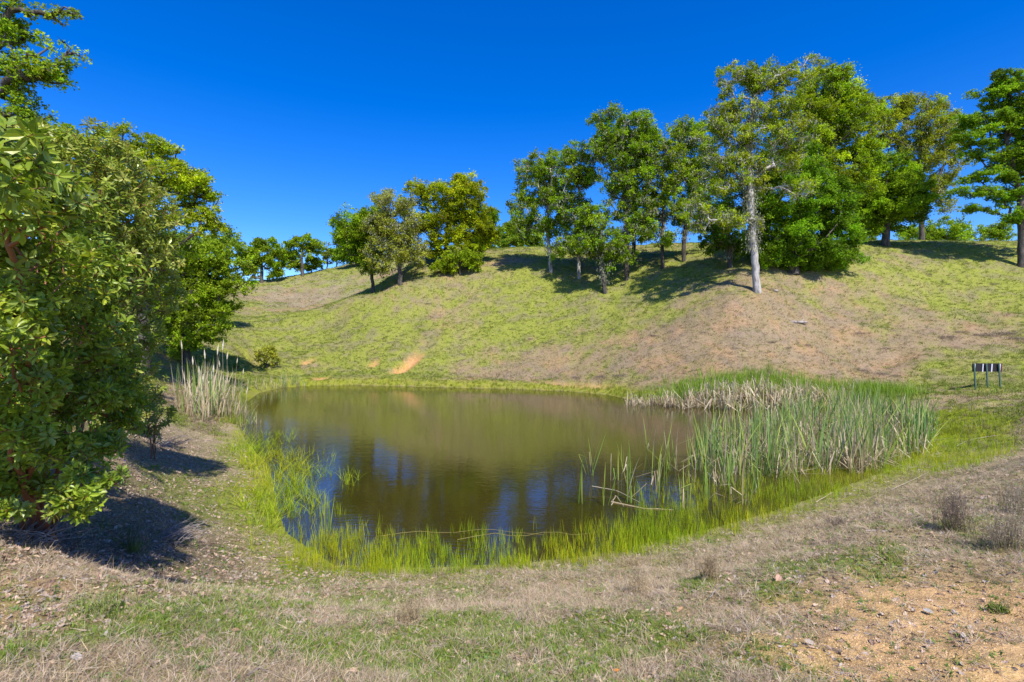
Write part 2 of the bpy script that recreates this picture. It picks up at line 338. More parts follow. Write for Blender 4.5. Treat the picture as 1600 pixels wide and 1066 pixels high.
# ------------------------------------------------------------------ materials for plants
M_oak = leaf_material('oak_leaf', .6, .15, .45)
M_mad = leaf_material('madrone_leaf', .35, .4, .36)
M_lich = leaf_material('lichen', .9, .1, .3, tmul=(1, 1, 1))
M_blade = leaf_material('grass_blade', .6, .25, .35, inst=True)
M_cat = leaf_material('cattail_blade', .5, .3, .3)
M_lit = leaf_material('dead_leaf', .75, .2, .15, inst=True, tmul=(1.1, 1, .8))
M_barkw = bark_material('bark_pale', (.10, .085, .075), (.50, .47, .44), 5, .36, .52)
M_barkd = bark_material('bark_dark', (.045, .035, .028), (.15, .13, .115), 5, .42, .65)
M_barkr = bark_material('bark_madrone', (.10, .040, .022), (.34, .12, .05), 3, .35, .6, .5, .15, .15)
M_twig = bark_material('dead_wood', (.16, .13, .11), (.42, .37, .33), 8, .4, .6)

def unit(v): return v/(np.linalg.norm(v, axis=-1, keepdims=True)+1e-9)
def scatter_leaves(P, axis, normal, L, Wd, tint, fold=.25, kind='quad'):
    """P base points, axis long direction, normal; kind quad = diamond (2 tris), leaf = folded ovate (8 tris)"""
    a = unit(axis); s = unit(np.cross(a, normal)); n = np.cross(s, a)
    L = np.asarray(L)[:, None]; Wd = np.asarray(Wd)[:, None]; N = len(P)
    if kind == 'tri':
        V = np.stack([P, P+a*L*.95+s*Wd*.55, P+a*L*.75-s*Wd*.6], 1).reshape(-1, 3)
        return V, None, np.arange(N)[:, None]*3+np.arange(3), np.repeat(tint, 3, 0)
    if kind == 'quad':
        V = np.stack([P, P+a*L*.5+s*Wd*.5+n*fold*Wd*.5, P+a*L, P+a*L*.45-s*Wd*.5+n*fold*Wd*.5], 1).reshape(-1, 3)
        Q = np.arange(N)[:, None]*4+np.arange(4)
        return V, Q, None, np.repeat(tint, 4, 0)
    pts = [(0, 0, 0), (.28, .40, 1), (.28, 0, 0), (.28, -.40, 1), (.65, .47, 1), (.65, 0, 0), (.65, -.47, 1), (1, 0, 0)]
    bend = -.16
    V = np.stack([P+a*L*u+s*Wd*v+n*(abs(v)*Wd*fold*2+bend*L*u*u) for u, v, _ in pts], 1).reshape(-1, 3)
    o = np.arange(N)[:, None]*8
    Q = np.concatenate([o+np.array([1, 2, 5, 4]), o+np.array([2, 3, 6, 5])]); T = np.concatenate([o+np.array(t) for t in ([0, 2, 1], [0, 3, 2], [4, 5, 7], [5, 6, 7])])
    return V, Q, T, np.repeat(tint, 8, 0)

# ------------------------------------------------------------------ ground cover scattered by geometry nodes
def proto(name, me):
    return bpy.data.objects.new(name, me)
def gn_scatter(name, P, scl, idx, tint, protos, tilt=.25, up=None, **tags):
    N = len(P); me = bpy.data.meshes.new(name); me.vertices.add(N); me.vertices.foreach_set('co', np.asarray(P, np.float32).ravel())
    rot = np.zeros((N, 3), np.float32); rot[:, 0] = rng.normal(0, tilt, N); rot[:, 1] = rng.normal(0, tilt, N); rot[:, 2] = rng.uniform(0, 6.283, N)
    a = me.attributes.new('rot', 'FLOAT_VECTOR', 'POINT'); a.data.foreach_set('vector', rot.ravel())
    a = me.attributes.new('scl', 'FLOAT', 'POINT'); a.data.foreach_set('value', np.asarray(scl, np.float32))
    a = me.attributes.new('pick', 'INT', 'POINT'); a.data.foreach_set('value', np.asarray(idx, np.int32))
    t = np.ones((N, 4), np.float32); t[:, :3] = tint
    a = me.attributes.new('itint', 'FLOAT_COLOR', 'POINT'); a.data.foreach_set('color', t.ravel())
    coll = bpy.data.collections.new(name+'_kinds')
    for k, o in enumerate(protos): o.name = '%s_kind_%02d' % (name, k); coll.objects.link(o)
    ng = bpy.data.node_groups.new(name, 'GeometryNodeTree')
    ng.interface.new_socket('Geometry', in_out='INPUT', socket_type='NodeSocketGeometry'); ng.interface.new_socket('Geometry', in_out='OUTPUT', socket_type='NodeSocketGeometry')
    gi = ng.nodes.new('NodeGroupInput'); go = ng.nodes.new('NodeGroupOutput')
    ci = ng.nodes.new('GeometryNodeCollectionInfo'); ci.inputs['Collection'].default_value = coll; ci.inputs['Separate Children'].default_value = True; ci.inputs['Reset Children'].default_value = True
    ip = ng.nodes.new('GeometryNodeInstanceOnPoints'); ip.inputs['Pick Instance'].default_value = True
    def attr(nm, tp):
        n = ng.nodes.new('GeometryNodeInputNamedAttribute'); n.data_type = tp; n.inputs['Name'].default_value = nm; return n.outputs[0]
    ng.links.new(gi.outputs[0], ip.inputs['Points']); ng.links.new(ci.outputs[0], ip.inputs['Instance'])
    ng.links.new(attr('pick', 'INT'), ip.inputs['Instance Index']); ng.links.new(attr('rot', 'FLOAT_VECTOR'), ip.inputs['Rotation']); ng.links.new(attr('scl', 'FLOAT'), ip.inputs['Scale'])
    ng.links.new(ip.outputs[0], go.inputs[0])
    o = link(name, me, kind='stuff', **tags); md = o.modifiers.new('scatter', 'NODES'); md.node_group = ng
    return o
def blades(n, h, w, spread, lean, tints, curl=.4, seg=3, r0=.03, flat=0.0):
    """one tuft: n tapering bent blades"""
    V = []; Q = []; T = []; cc = []; k = 0
    for _ in range(n):
        a = rng.uniform(0, 6.283); b0 = np.array([math.cos(a), math.sin(a), 0])*rng.uniform(0, r0); hh = h*rng.uniform(.5, 1.15); ww = w*rng.uniform(.7, 1.2)
        a2 = rng.uniform(0, 6.283); le = rng.uniform(0, lean)+flat; d = np.array([math.cos(a2)*le, math.sin(a2)*le, 1]); d /= np.linalg.norm(d)
        out = np.array([math.cos(a2), math.sin(a2), 0]); s = np.array([-math.sin(a2+rng.normal(0, .6)), math.cos(a2+rng.normal(0, .6)), 0]); cu = curl*rng.uniform(.2, 1.3)
        col = np.array(tints[rng.integers(len(tints))])*rng.uniform(.8, 1.2); pts = []
        for i in range(seg+1):
            t = i/seg; c_ = b0+d*hh*t+out*hh*cu*t*t-np.array([0, 0, hh*cu*.45*t*t])
            wd = ww*(1-t)**.6*.5 if i < seg else 0
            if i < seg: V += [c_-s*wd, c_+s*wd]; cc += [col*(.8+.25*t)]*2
            else: V.append(c_); cc.append(col)
        for i in range(seg-1): Q.append([k+2*i, k+2*i+1, k+2*i+3, k+2*i+2])
        T.append([k+2*(seg-1), k+2*(seg-1)+1, k+2*seg]); k += 2*seg+1
    return make_mesh('tuft', V, [Q, T], M_blade, np.array(cc))
def polar_points(n, r0, r1, half=56, p=1.0):
    a = R(1)*rng.uniform(-half, half, n); u = rng.uniform(0, 1, n); r = r0*(r1/r0)**u
    return np.sin(a)*r, np.cos(a)*r
G1 = [(.21,.31,.04), (.27,.34,.06), (.16,.26,.035), (.33,.35,.09)]
D1 = [(.58,.45,.29), (.70,.57,.41), (.44,.32,.21), (.56,.47,.37), (.32,.24,.17), (.42,.35,.29)]
DH = [(.27,.22,.11), (.32,.25,.15), (.21,.16,.11), (.25,.19,.15)]
Y1 = [(.42,.50,.012), (.34,.46,.012), (.54,.54,.03), (.27,.40,.015)]
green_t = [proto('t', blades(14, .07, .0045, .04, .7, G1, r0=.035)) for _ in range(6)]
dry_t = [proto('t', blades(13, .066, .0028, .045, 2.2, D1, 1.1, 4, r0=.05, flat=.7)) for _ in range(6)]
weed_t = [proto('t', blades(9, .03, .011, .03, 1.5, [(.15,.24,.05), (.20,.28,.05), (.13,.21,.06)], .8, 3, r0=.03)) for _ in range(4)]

def cover(name, n, r0, r1, protos, dens, tintf, base=1.0, grow=.02, tilt=.2, **tags):
    x, y = polar_points(n, r0, r1); d = sdist(x, y); ms = masks(x, y)
    k = rng.uniform(0, 1, n) < dens(x, y, d, ms); x, y, d = x[k], y[k], d[k]; r = np.hypot(x, y)
    P = np.stack([x, y, np.maximum(ground(x, y), 0)-.004], 1); m = len(x)
    ti = tintf(x, y, d)*rng.uniform(.8, 1.2, (m, 1))
    s = base*(1+grow*(r-3).clip(0))*rng.uniform(.6, 1.4, m)
    return gn_scatter(name, P, s, rng.integers(0, len(protos), m), ti, protos, tilt, **tags)
one = lambda x, y, d: np.ones((len(x), 3))
sc_clear = lambda x, y: 1-np.clip(lookup(scm, x, y)*1.5, 0, 1)
cover('short_green_grass', 120000, 2.1, 19, green_t, lambda x, y, d, m: (sstep(.45, .95, m[0]+.5*(fbm(x*6, y*6, 7, 2)-.5))*.85+.07)*(d > .05)*(1-.85*m[1])*(1-.85*m[2])*.8, one, .55, .03,
      label='patches of short green grass on the bank in the foreground', cat='grass')
cover('dry_thatch', 150000, 2.1, 19, dry_t, lambda x, y, d, m: (.85-.60*sstep(.45, .85, m[0]))*(d > .12)*(1-.88*m[1])*(1-.6*m[2])*(.35+.65*sstep(.3, .6, fbm(x*5, y*5, 9, 2))), one, .8, .04, .5,
      label='tangled tan and grey dry grass thatch on the near bank', cat='dry grass')
cover('low_green_weeds', 36000, 2.1, 14, weed_t, lambda x, y, d, m: (d > .3)*(.4+.6*m[0])*(1-.75*m[1])*(1-.8*m[2]), one, .85, .02, .3,
      label='tiny broad leaved green weeds among the near grass', cat='weeds')
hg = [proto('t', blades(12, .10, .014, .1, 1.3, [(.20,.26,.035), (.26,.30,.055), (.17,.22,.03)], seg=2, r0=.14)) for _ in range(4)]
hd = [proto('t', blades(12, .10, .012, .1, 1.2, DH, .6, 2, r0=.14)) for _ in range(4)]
cover('hill_green_grass', 130000, 17, 110, hg, lambda x, y, d, m: (.15+.85*sstep(.35, .85, m[0]))*(d > .4)*sc_clear(x, y), one, .8, .016, .15,
      label='green grass covering the hillside above the pond', cat='grass')
cover('hill_dry_grass', 90000, 17, 100, hd, lambda x, y, d, m: (.10+.6*(1-sstep(.3, .8, m[0])))*(d > .6)*sc_clear(x, y), one, .75, .016, .3,
      label='dry tan grass and old stalks patched over the hillside', cat='dry grass')
# bright sedge in the shallows
sed = [proto('t', blades(6, .23, .0055, .06, .16, Y1, .10, 4, r0=.06)) for _ in range(6)]
sedl = [proto('t', blades(9, .33, .0065, .06, .6, Y1, .6, 4, r0=.06)) for _ in range(5)]
def sedge_d(x, y, d, m):
    a = np.degrees(np.arctan2(x, y)); nn = fbm(x*1.4, y*1.4, 91, 3)-.5
    inner = np.where(x < -3.4, 1.0, np.where(x < 2, 1.3, 2.4))
    e = np.exp(-((d-.0)/.35)**2*np.where(d > 0, 1, 0))*np.where(d > 0, 1, np.clip(1+(d+nn*1.1)/inner, 0, 1)**1.3)
    e = e*np.where((y > 16) & (x < 11), 0, 1)*np.where(x < -8.6, 0, 1)
    e = e*np.where((x > -4.6) & (x < -2.9) & (y < 8.5), .22, 1)
    e = np.maximum(e, (1-sstep(1.0, 2.1, d+nn))*(d > 0)*(x > 7.5)*(y < 19)*sstep(7.5, 10, x)*1.3)
    return e*(.42+1.0*sstep(.35, .62, fbm(x*3, y*3, 17, 2)))*.85
sedge_t = lambda x, y, d: np.stack([1+.1*np.sin(x*2), np.ones(len(x)), np.ones(len(x))], 1)*np.where(d > .0, .95, .85)[:, None]
cover('bright_sedge_in_shallows', 60000, 5.5, 24, sed, lambda x, y, d, m: sedge_d(x, y, d, m)*np.where(x < -3.3, .15, 1), sedge_t, .85, .0, .10,
      label='bright yellow green sedge standing in the shallows along the near shore', cat='sedge')
cover('long_lake_grass', 26000, 7, 26, sedl, lambda x, y, d, m: np.clip(np.where(x < -3.2, sedge_d(x, y, d*.7, m)*1.0, 0)*np.where(y < 8.3, .3, 1)+.55*bl(x, y, 1470, 690, 1.7, 1.0)*(d > -.6)+.5*bl(x, y, 1350, 620, 1.5, 2.2)*(d > 0), 0, 1), sedge_t, 1.0, .0, .15,
      label='long soft lime green grass arching out of the wet margins', cat='grass')
far_s = [proto('t', blades(12, .32, .014, .1, .4, [(.26,.33,.02), (.20,.28,.03), (.33,.33,.04)], .2, 3, r0=.14)) for _ in range(4)]
cover('far_shore_sedge', 60000, 20, 37, far_s, lambda x, y, d, m: np.exp(-((d-.25)/.32)**2)*(x > -13)*.9, one, .6, .0, .12,
      label='thin band of yellow green sedge along the far waterline', cat='sedge')
tall_g = [proto('t', blades(12, .6, .015, .1, .25, [(.19,.33,.03), (.24,.37,.04), (.29,.38,.05)], .15, 3, r0=.16)) for _ in range(4)]
cover('tall_rushes_behind_reeds', 60000, 20, 29, tall_g, lambda x, y, d, m: .6*(bl(x, y, 1210, 612, 1.1, 4.2)+bl(x, y, 1120, 610, 1.0, 3.0)+bl(x, y, 1330, 618, 1.2, 2.2)).clip(0, 1)*(d > .1), one, .85, .0, .12,
      label='tall fresh green rushes behind the dead reeds on the far right shore', cat='rushes')
# leaf litter
def litter_proto(lobed, sz):
    g = Geo(); n = 9; ang = np.linspace(0, 2*np.pi, n*2, endpoint=False)
    rr = np.where(np.arange(n*2) % 2 == 0, 1, .68 if lobed else .92)
    x = np.cos(ang)*rr*sz*(.5); y = np.sin(ang)*rr*sz*(.27 if lobed else .22); z = (x**2*rng.uniform(-5, 9)+y**2*rng.uniform(5, 30)+rng.normal(0, .003, n*2)+.006)
    V = np.concatenate([np.stack([x, y, z], 1), [[0, 0, .003]]]); k = np.arange(n*2)
    g.add(V, None, np.stack([k, (k+1) % (n*2), np.full(n*2, n*2)], 1), (1, 1, 1)); return proto('l', g.mesh('litter', M_lit))
LP = [litter_proto(i % 2 == 0, .055) for i in range(8)]
def lit_t(x, y, d):
    pal = np.array([(.42,.30,.22), (.50,.38,.30), (.30,.20,.15), (.38,.33,.29), (.32,.26,.22), (.25,.17,.12), (.50,.38,.27)]); return pal[rng.integers(0, 7, len(x))]
cover('fallen_oak_leaves', 80000, 2.1, 16, LP, lambda x, y, d, m: (.32*(1-.7*m[1])+.76*sstep(.1, .6, m[2]))*(d > .3), lit_t, .85, .03, .4,
      label='brown and grey fallen leaves littering the near bank', cat='leaf litter')
cover('hill_fallen_leaves', 30000, 19, 46, LP, lambda x, y, d, m: (.9*bl(x, y, 1300, 425, 3, 2.4)+.6*bl(x, y, 1200, 470, 3, 2)+.5*bl(x, y, 760, 425, 3, 2)+.015).clip(0, 1)*(d > .6), lit_t, 1.6, .0, .3,
      label='pale fallen leaves on the slope under the oaks', cat='leaf litter')
grit = Geo(); ico = rng.normal(0, 1, (10, 3)); 
def stone_mesh(name, mat, s, n=10):
    import bmesh
    bm = bmesh.new(); bmesh.ops.create_icosphere(bm, subdivisions=2, radius=1)
    off = rng.uniform(0, 50)
    for v in bm.verts:
        q = v.co; f = .75+.5*float(fbm(np.array([q.x*1.3+off]), np.array([q.y*1.3+q.z*1.7]), 3)[0]); v.co = Vector((q.x*s[0]*f, q.y*s[1]*f, q.z*s[2]*f))
    me = bpy.data.meshes.new(name); bm.to_mesh(me); bm.free(); me.materials.append(mat)
    me.polygons.foreach_set('use_smooth', np.ones(len(me.polygons), bool)); return me
stm, nt, out = new_mat('pebble_stone'); p = nd(nt, 'ShaderNodeBsdfPrincipled'); p.inputs['Roughness'].default_value = .9
a2 = nd(nt, 'ShaderNodeAttribute', attribute_name='itint', attribute_type='INSTANCER'); nt.links.new(a2.outputs['Color'], p.inputs['Base Color']); nt.links.new(p.outputs[0], out.inputs[0])
cover('soil_crumbs', 60000, 2.1, 9, [proto('s', stone_mesh('crumb', stm, (.008, .006, .005))) for _ in range(4)], lambda x, y, d, m: (.03+.8*m[1]+.1*m[2])*(d > .4),
      lambda x, y, d: np.array([.50, .34, .18])*np.ones((len(x), 1)), .9, .0, 1.0, label='crumbs of tan soil and grit on the bare patches', cat='gravel')
# ------------------------------------------------------------------ trees
DM, NM = 2.7, 2.3
def grow(trunk, attr, seg=.5, fork=.35, wig=.18, up=.15, rtip=.02, rbase=.25, expo=2.3, penal=.25, lo_ok=False):
    """trunk: (n,3) polyline; attr: (m,3) branch ends. returns list of polylines with radii, node directions at tips"""
    pos = [np.array(p) for p in trunk]; par = [-1]+list(range(len(trunk)-1)); plen = [0.]
    for i in range(1, len(trunk)): plen.append(plen[-1]+np.linalg.norm(trunk[i]-trunk[i-1]))
    ok = [plen[i] >= fork*plen[-1] for i in range(len(trunk))]; dirs = [unit(trunk[min(i+1, len(trunk)-1)]-trunk[max(i-1, 0)]) for i in range(len(trunk))]
    c0 = trunk[int(len(trunk)*max(fork, .3))]; order = np.argsort(np.linalg.norm(attr-c0, axis=1)); tips = []; paths = []
    PA = np.zeros((len(trunk)+len(attr)*40+10, 3)); PL = np.zeros(len(PA)); OK = np.zeros(len(PA), bool); n = len(pos)
    PA[:n] = trunk; PL[:n] = plen; OK[:n] = ok
    for ai in order:
        a = attr[ai]; dv = a-PA[:n]; dd = np.linalg.norm(dv, axis=1)
        cost = dd+penal*PL[:n]+np.where(dv[:, 2] < -.3, .5*-dv[:, 2], 0)+np.where(OK[:n], 0, 1e6)
        k = int(np.argmin(cost)); p0 = PA[k].copy(); L = dd[k]
        m = int(np.clip(L/seg, 2, 30)); d0 = unit(dirs[k]*.6+unit(a-p0)*.7+np.array([0, 0, up])+rng.normal(0, .2, 3))
        c1 = p0+d0*L*.45; ts = np.linspace(0, 1, m+1)[1:, None]
        B = (1-ts)**2*p0+2*ts*(1-ts)*c1+ts**2*a; B[:-1] += rng.normal(0, wig*min(seg, L/m)*.9, (m-1, 3))*1.0
        prev = k; path = [k]
        for b in B:
            if n >= len(PA)-1: break
            pos.append(b); par.append(prev); dirs.append(unit(b-PA[prev])); PA[n] = b; PL[n] = PL[prev]+np.linalg.norm(b-PA[prev]); OK[n] = True; prev = n; path.append(n); n += 1
        tips.append((prev, ai)); paths.append(path)
    acc = np.zeros(n)
    for t, _ in tips: acc[t] += rtip**expo
    acc[len(trunk)-1] += rtip**expo
    for i in range(n-1, 0, -1): acc[par[i]] += acc[i]
    rad = acc**(1/expo); s = rbase/max(rad[0], 1e-6)
    rad = rad*(1+(s-1)*np.clip((rad-rtip)/(rad[0]-rtip+1e-9), 0, 1))
    return PA[:n], rad, paths, [dirs[t] for t, _ in tips], [a for _, a in tips]

def limbs(root, PA, rad, paths, nt0, o_, bark, thick):
    own = {}; gs = {}; order = []
    for p in paths:
        if len(p) < 2: continue
        k = own.get(p[0], p[1]) if p[0] >= nt0 else p[1]
        if k not in gs: gs[k] = Geo()
        for q in p[1:]: own[q] = k
        r_ = rad[p].copy(); r_[0] = min(r_[0], r_[1]*1.25)
        gs[k].tube(PA[p]-o_, r_, 6 if r_[0] > thick else 4, cap=False)
    for g in gs.values(): link('limb', g.mesh('limb', bark, True), root)
def blob_points(lobes, dens, D):
    out = []
    for lb in lobes:
        cx, cy, rx, ry = lb[:4]; d = lb[4] if len(lb) > 4 else D
        c = np.array(W(cx, cy, d)); a = rx*d/F; b = ry*d/F; dep = min(a, b*1.3)*(lb[5] if len(lb) > 5 else 1)
        n = max(2, int(dens*a*b*3.14)); u = unit(rng.normal(0, 1, (n, 3)))*(rng.uniform(.12, 1, (n, 1))**.42)
        out.append(c+u*np.array([a, dep, b]))
    return np.concatenate(out)

def tree(name, label, lobes, base=None, D=None, trunk_px=None, tint=(.07,.13,.02), var=.25, rb=.22, bark=None, dens=1.6, rc=.75, nl=110, ls=.19, fork=.4, lichen=0.0, group=None, cat='tree', tint2=None, clear=None, dark_low=0, seg=.5, wig=.25, zoff=0, flat=.6, leafmat=None, crown_name='crown', zmin=.4):
    bark = bark or M_barkd
    if D is None: b = hit(*base); D = b[1]
    else: X = (base[0]-PX0)/F*D; b = np.array([X, D, float(ground(X, D))])
    far = D > 80; dens *= DM; nl = int(nl*NM*(.75 if far else 1)); ls *= .80; rc *= (.8 if far else 1); rc *= 1.0; rb *= .85; tint = (tint[0]*2.5, tint[1]*2.2, tint[2]*.9)
    if tint2 is not None: tint2 = (tint2[0]*2.5, tint2[1]*2.2, tint2[2]*.9)
    wx, wy = (1.34, 1.22) if 25 < D < 70 else (1.08, 1.1)
    if flat == .6 and 25 < D < 70: flat = .85
    top0 = min(q[1]-q[3] for q in lobes)
    lobes = [(q[0], max(q[1], top0+q[3]*wy*.97), q[2]*wx, q[3]*wy)+tuple(q[4:]) for q in lobes]
    b = b-np.array([0, 0, .15]); A_ = blob_points(lobes, dens, D)
    top = A_[:, 2].max()
    if trunk_px: tp = [b]+[np.array(W(x, y, D+(q[0] if q else 0))) for x, y, *q in trunk_px]
    else:
        cx = A_[:, 0].mean(); cy_ = A_[:, 1].mean(); h = (top-b[2])
        tp = [b, b+np.array([(cx-b[0])*.15+rng.normal(0, .1), 0, h*.25]), b+np.array([(cx-b[0])*.45, (cy_-b[1])*.3, h*.5]), b+np.array([(cx-b[0])*.8, (cy_-b[1])*.5, h*.75])]
    tp = np.array(tp); L = np.concatenate([[0], np.cumsum(np.linalg.norm(np.diff(tp, axis=0), axis=1))]); k = max(6, int(L[-1]/seg))
    ts = np.linspace(0, L[-1], k+1); T = np.stack([np.interp(ts, L, tp[:, i]) for i in range(3)], 1)
    for _ in range(2): T[1:-1] = (T[:-2]+2*T[1:-1]+T[2:])/4
    T[1:] += rng.normal(0, seg*.06, T[1:].shape)
    A_ = A_[A_[:, 2] > ground(A_[:, 0], A_[:, 1])+zmin]
    PA, rad, paths, tdir, tidx = grow(T, A_, seg, fork, wig, rbase=rb)
    root = bpy.data.objects.new(name, None); C.objects.link(root); root.location = b; root['label'] = label; root['category'] = cat
    if group: root['group'] = group
    o_ = np.array(b)
    g = Geo(); tr = rad[:len(T)].copy(); tr *= np.linspace(1, .8, len(tr)); tr[:3] *= np.array([1.2, 1.06, 1.01])[:len(tr[:3])]; g.tube(T-o_, tr, 9)
    link('trunk', g.mesh('trunk', bark, True), root)
    limbs(root, PA, rad, paths, len(T), o_, bark, .05)
    g = Geo()
    # twigs round each branch end
    nt_ = 5; C_ = A_[tidx]
    for c_, dr in zip(C_, tdir):
        if ls > .3: break
        for _ in range(nt_):
            e = c_+unit(rng.normal(0, 1, 3)+dr*.8)*rc*rng.uniform(.5, 1.0)*np.array([1, 1, .7])
            g.T.append(np.array([[0, 1, 2]])+g.n); v = np.array([c_, c_+[.012, .0, .012], e])-o_; g.V.append(v); g.c.append(np.ones((3, 3))); g.n += 3
    if g.n: link('twigs', g.mesh('twigs', bark), root, kind='stuff')
    # leaves: uneven puffs in three sizes round the branch ends
    m = len(C_); sz = rc*rng.choice([.45, .7, 1.0, 1.3], m)*rng.uniform(.85, 1.15, m); cnt = np.maximum(8, (nl*(sz/rc)**2*rng.uniform(.5, 1.3, m))).astype(int)
    ci = np.repeat(np.arange(m), cnt); N = len(ci)
    sub = unit(rng.normal(0, 1, (m, 7, 3)))*rng.uniform(.25, .85, (m, 7, 1)); pick = rng.integers(0, 7, N)
    off = sub[ci, pick]+unit(rng.normal(0, 1, (N, 3)))*(rng.uniform(0, 1, (N, 1))**.5)*rng.choice([.25, .36, .6], (N, 1), p=[.4, .4, .2])
    P = C_[ci]+off*sz[ci, None]*np.array([1.05, 1.05, flat])
    keep = P[:, 2] > ground(P[:, 0], P[:, 1])+.1; P, ci, off = P[keep], ci[keep], off[keep]; N = len(P)
    ax = unit(rng.normal(0, 1, (N, 3))+off*.8); nrm = unit(rng.normal(0, .75, (N, 3))+np.array([0, 0, .9])+off*.5)
    ct = 1+var*rng.normal(0, 1, (m, 1)); t_ = np.array(tint)*np.ones((m, 3))
    if tint2 is not None: q = (rng.uniform(0, 1, (m, 1)) < .5)*rng.uniform(.3, 1, (m, 1)); t_ = t_*(1-q)+np.array(tint2)*q
    tc = (t_*ct.clip(.45, 1.7))[ci]*(1+.28*rng.normal(0, 1, (N, 1))).clip(.4, 1.8); tc[:, 0] *= rng.uniform(.85, 1.15, N)
    Vv, Q, Tt, cc = scatter_leaves(P-o_, ax, nrm, ls*rng.uniform(.7, 1.3, N), ls*.8*rng.uniform(.7, 1.2, N), tc, 0, 'tri')
    link(crown_name, make_mesh(crown_name, Vv, [Tt], leafmat or M_oak, cc), root, kind='stuff')
    if lichen > 0:
        n_ = int(N*lichen*.35); k = rng.integers(0, len(PA)-len(T), n_)+len(T)
        k = np.where(rng.uniform(0, 1, n_) < .25, rng.integers(int(len(T)*.25), len(T), n_), k); P = PA[k]+rng.normal(0, .22, (n_, 3))*[1, 1, .6]
        ax = unit(rng.normal(0, .35, (n_, 3))+[0, 0, -1]); nn = unit(rng.normal(0, 1, (n_, 3)))
        Vv, Q, Tt, cc = scatter_leaves(P-o_, ax, nn, ls*rng.uniform(.7, 2.0, n_), ls*.5*np.ones(n_), np.array([.34, .35, .24])*rng.uniform(.6, 1.15, (n_, 1)))
        link('hanging_lichen', make_mesh('lichen', Vv, [Q], M_lich, cc), root, kind='stuff')
    return root
GR = (.075,.140,.010); YG = (.115,.16,.008); DK = (.055,.12,.010); PL_ = (.12,.145,.05); BR = (.11,.14,.018); MG = (.105,.165,.016)
RIDGE = 'distant oaks along the ridge line'
# far ridge, left
tree('oak_tree', 'round crowned oak on the far ridge, nearest to the big left thicket', [(392,405,18,22),(418,395,24,20),(430,412,14,18),(402,382,14,8)], (409,441), 84, tint=MG, tint2=GR, rb=.32, dens=.75, rc=1.15, nl=120, ls=.34, seg=.8, group=RIDGE)
tree('oak_tree', 'umbrella shaped oak with a dark forked trunk on the far ridge', [(472,378,26,11),(490,390,13,14),(455,392,13,14),(447,410,10,12),(462,415,10,8)], (473,430), 88, tint=MG, tint2=GR, rb=.32, dens=.8, rc=1.1, nl=110, ls=.34, seg=.8, trunk_px=[(472,412),(470,395),(476,384)], group=RIDGE)
tree('oak_tree', 'low bushy oak right beside the umbrella shaped ridge oak', [(490,412,14,10),(484,418,8,6)], (486,424), 91, tint=MG, rb=.15, dens=1.0, rc=.9, nl=110, ls=.32, seg=.8, group=RIDGE)
tree('oak_tree', 'slim hazy oak, thinner of the two small trees on the far ridge', [(510,392,9,12),(513,404,8,8)], (511,415), 97, tint=(.10,.14,.05), rb=.14, dens=.7, rc=.9, nl=75, ls=.32, seg=.8, group=RIDGE)
tree('oak_tree', 'small dense round oak on the far ridge beside the front oak group', [(525,396,12,11),(531,390,8,9)], (526,412), 97, tint=GR, rb=.14, dens=1.0, rc=.95, nl=110, ls=.32, seg=.8, group=RIDGE)
tree('shrub', 'pale bare looking shrub on the ridge left of the leaning oak', [(400,430,8,9)], (400,438), 92, tint=(.13,.13,.10), rb=.08, dens=1.0, rc=.8, nl=60, ls=.28, seg=.8, cat='shrub')
tree('shrub', 'green shrub on the ridge between the two larger ridge oaks', [(428,430,12,9),(440,433,7,5)], (428,438), 92, tint=MG, rb=.08, dens=1.0, rc=.9, nl=90, ls=.3, seg=.8, cat='shrub')
tree('oak_tree', 'dim oak beyond the crest behind the front left oak group', [(548,395,16,20),(562,388,16,22),(575,400,12,14)], (556,412), 88, tint=GR, rb=.2, dens=.8, rc=1.1, nl=110, ls=.34, seg=.8, group='oaks beyond the crest')
# front-left oak group
FG = 'oaks on the slope left of the crest'
tree('oak_tree', 'fresh green oak at the left end of the middle oak group, dark trunk', [(552,358,24,24),(548,385,18,18),(580,345,22,22),(585,380,22,28),(575,412,16,14),(598,360,16,20)], (583,443), 50, tint=GR, tint2=MG, rb=.2, dens=1.7, rc=.8, nl=115, ls=.21, group=FG, zmin=.9)
tree('oak_tree', 'sparse olive grey oak hung with lichen in the middle group', [(606,320,22,18),(590,345,16,18),(628,360,26,26),(608,390,26,20),(642,385,18,20),(596,412,16,12),(650,405,14,10),(636,330,16,18)], (626,446), 48, tint=PL_, tint2=(.13,.16,.035), rb=.24, dens=1.35, rc=.7, nl=80, ls=.18, lichen=.9, group=FG, zmin=.9, trunk_px=[(625,420),(622,395),(612,360),(604,325)])
tree('oak_tree', 'wide yellow green oak with dark twisting limbs, brightest of the middle group', [(655,305,24,14),(690,308,26,18),(722,285,18,13),(730,318,30,26),(752,350,20,24),(700,345,26,18),(660,345,20,16),(690,372,20,12),(735,378,18,16),(675,390,10,12)], (694,416), 51, tint=YG, tint2=(.14,.17,.012), rb=.30, dens=1.5, rc=.75, nl=110, ls=.21, fork=.3, group=FG, zmin=.9, trunk_px=[(697,395),(697,365),(703,335),(712,310)], wig=.4)
tree('oak_tree', 'shaded green oak standing behind the yellow green oak', [(757,362,18,20),(745,385,12,14),(765,335,10,12)], (757,397), 63, tint=GR, rb=.2, dens=1.2, rc=.85, nl=100, ls=.25, group=FG)
tree('oak_tree', 'low green thicket oak growing at the foot of the yellow green oak', [(715,400,20,14),(735,405,16,12),(705,412,12,10),(690,418,10,7)], (718,420), 49, tint=MG, tint2=YG, rb=.12, dens=2.0, rc=.6, nl=110, ls=.19, group=FG, zmin=.2)
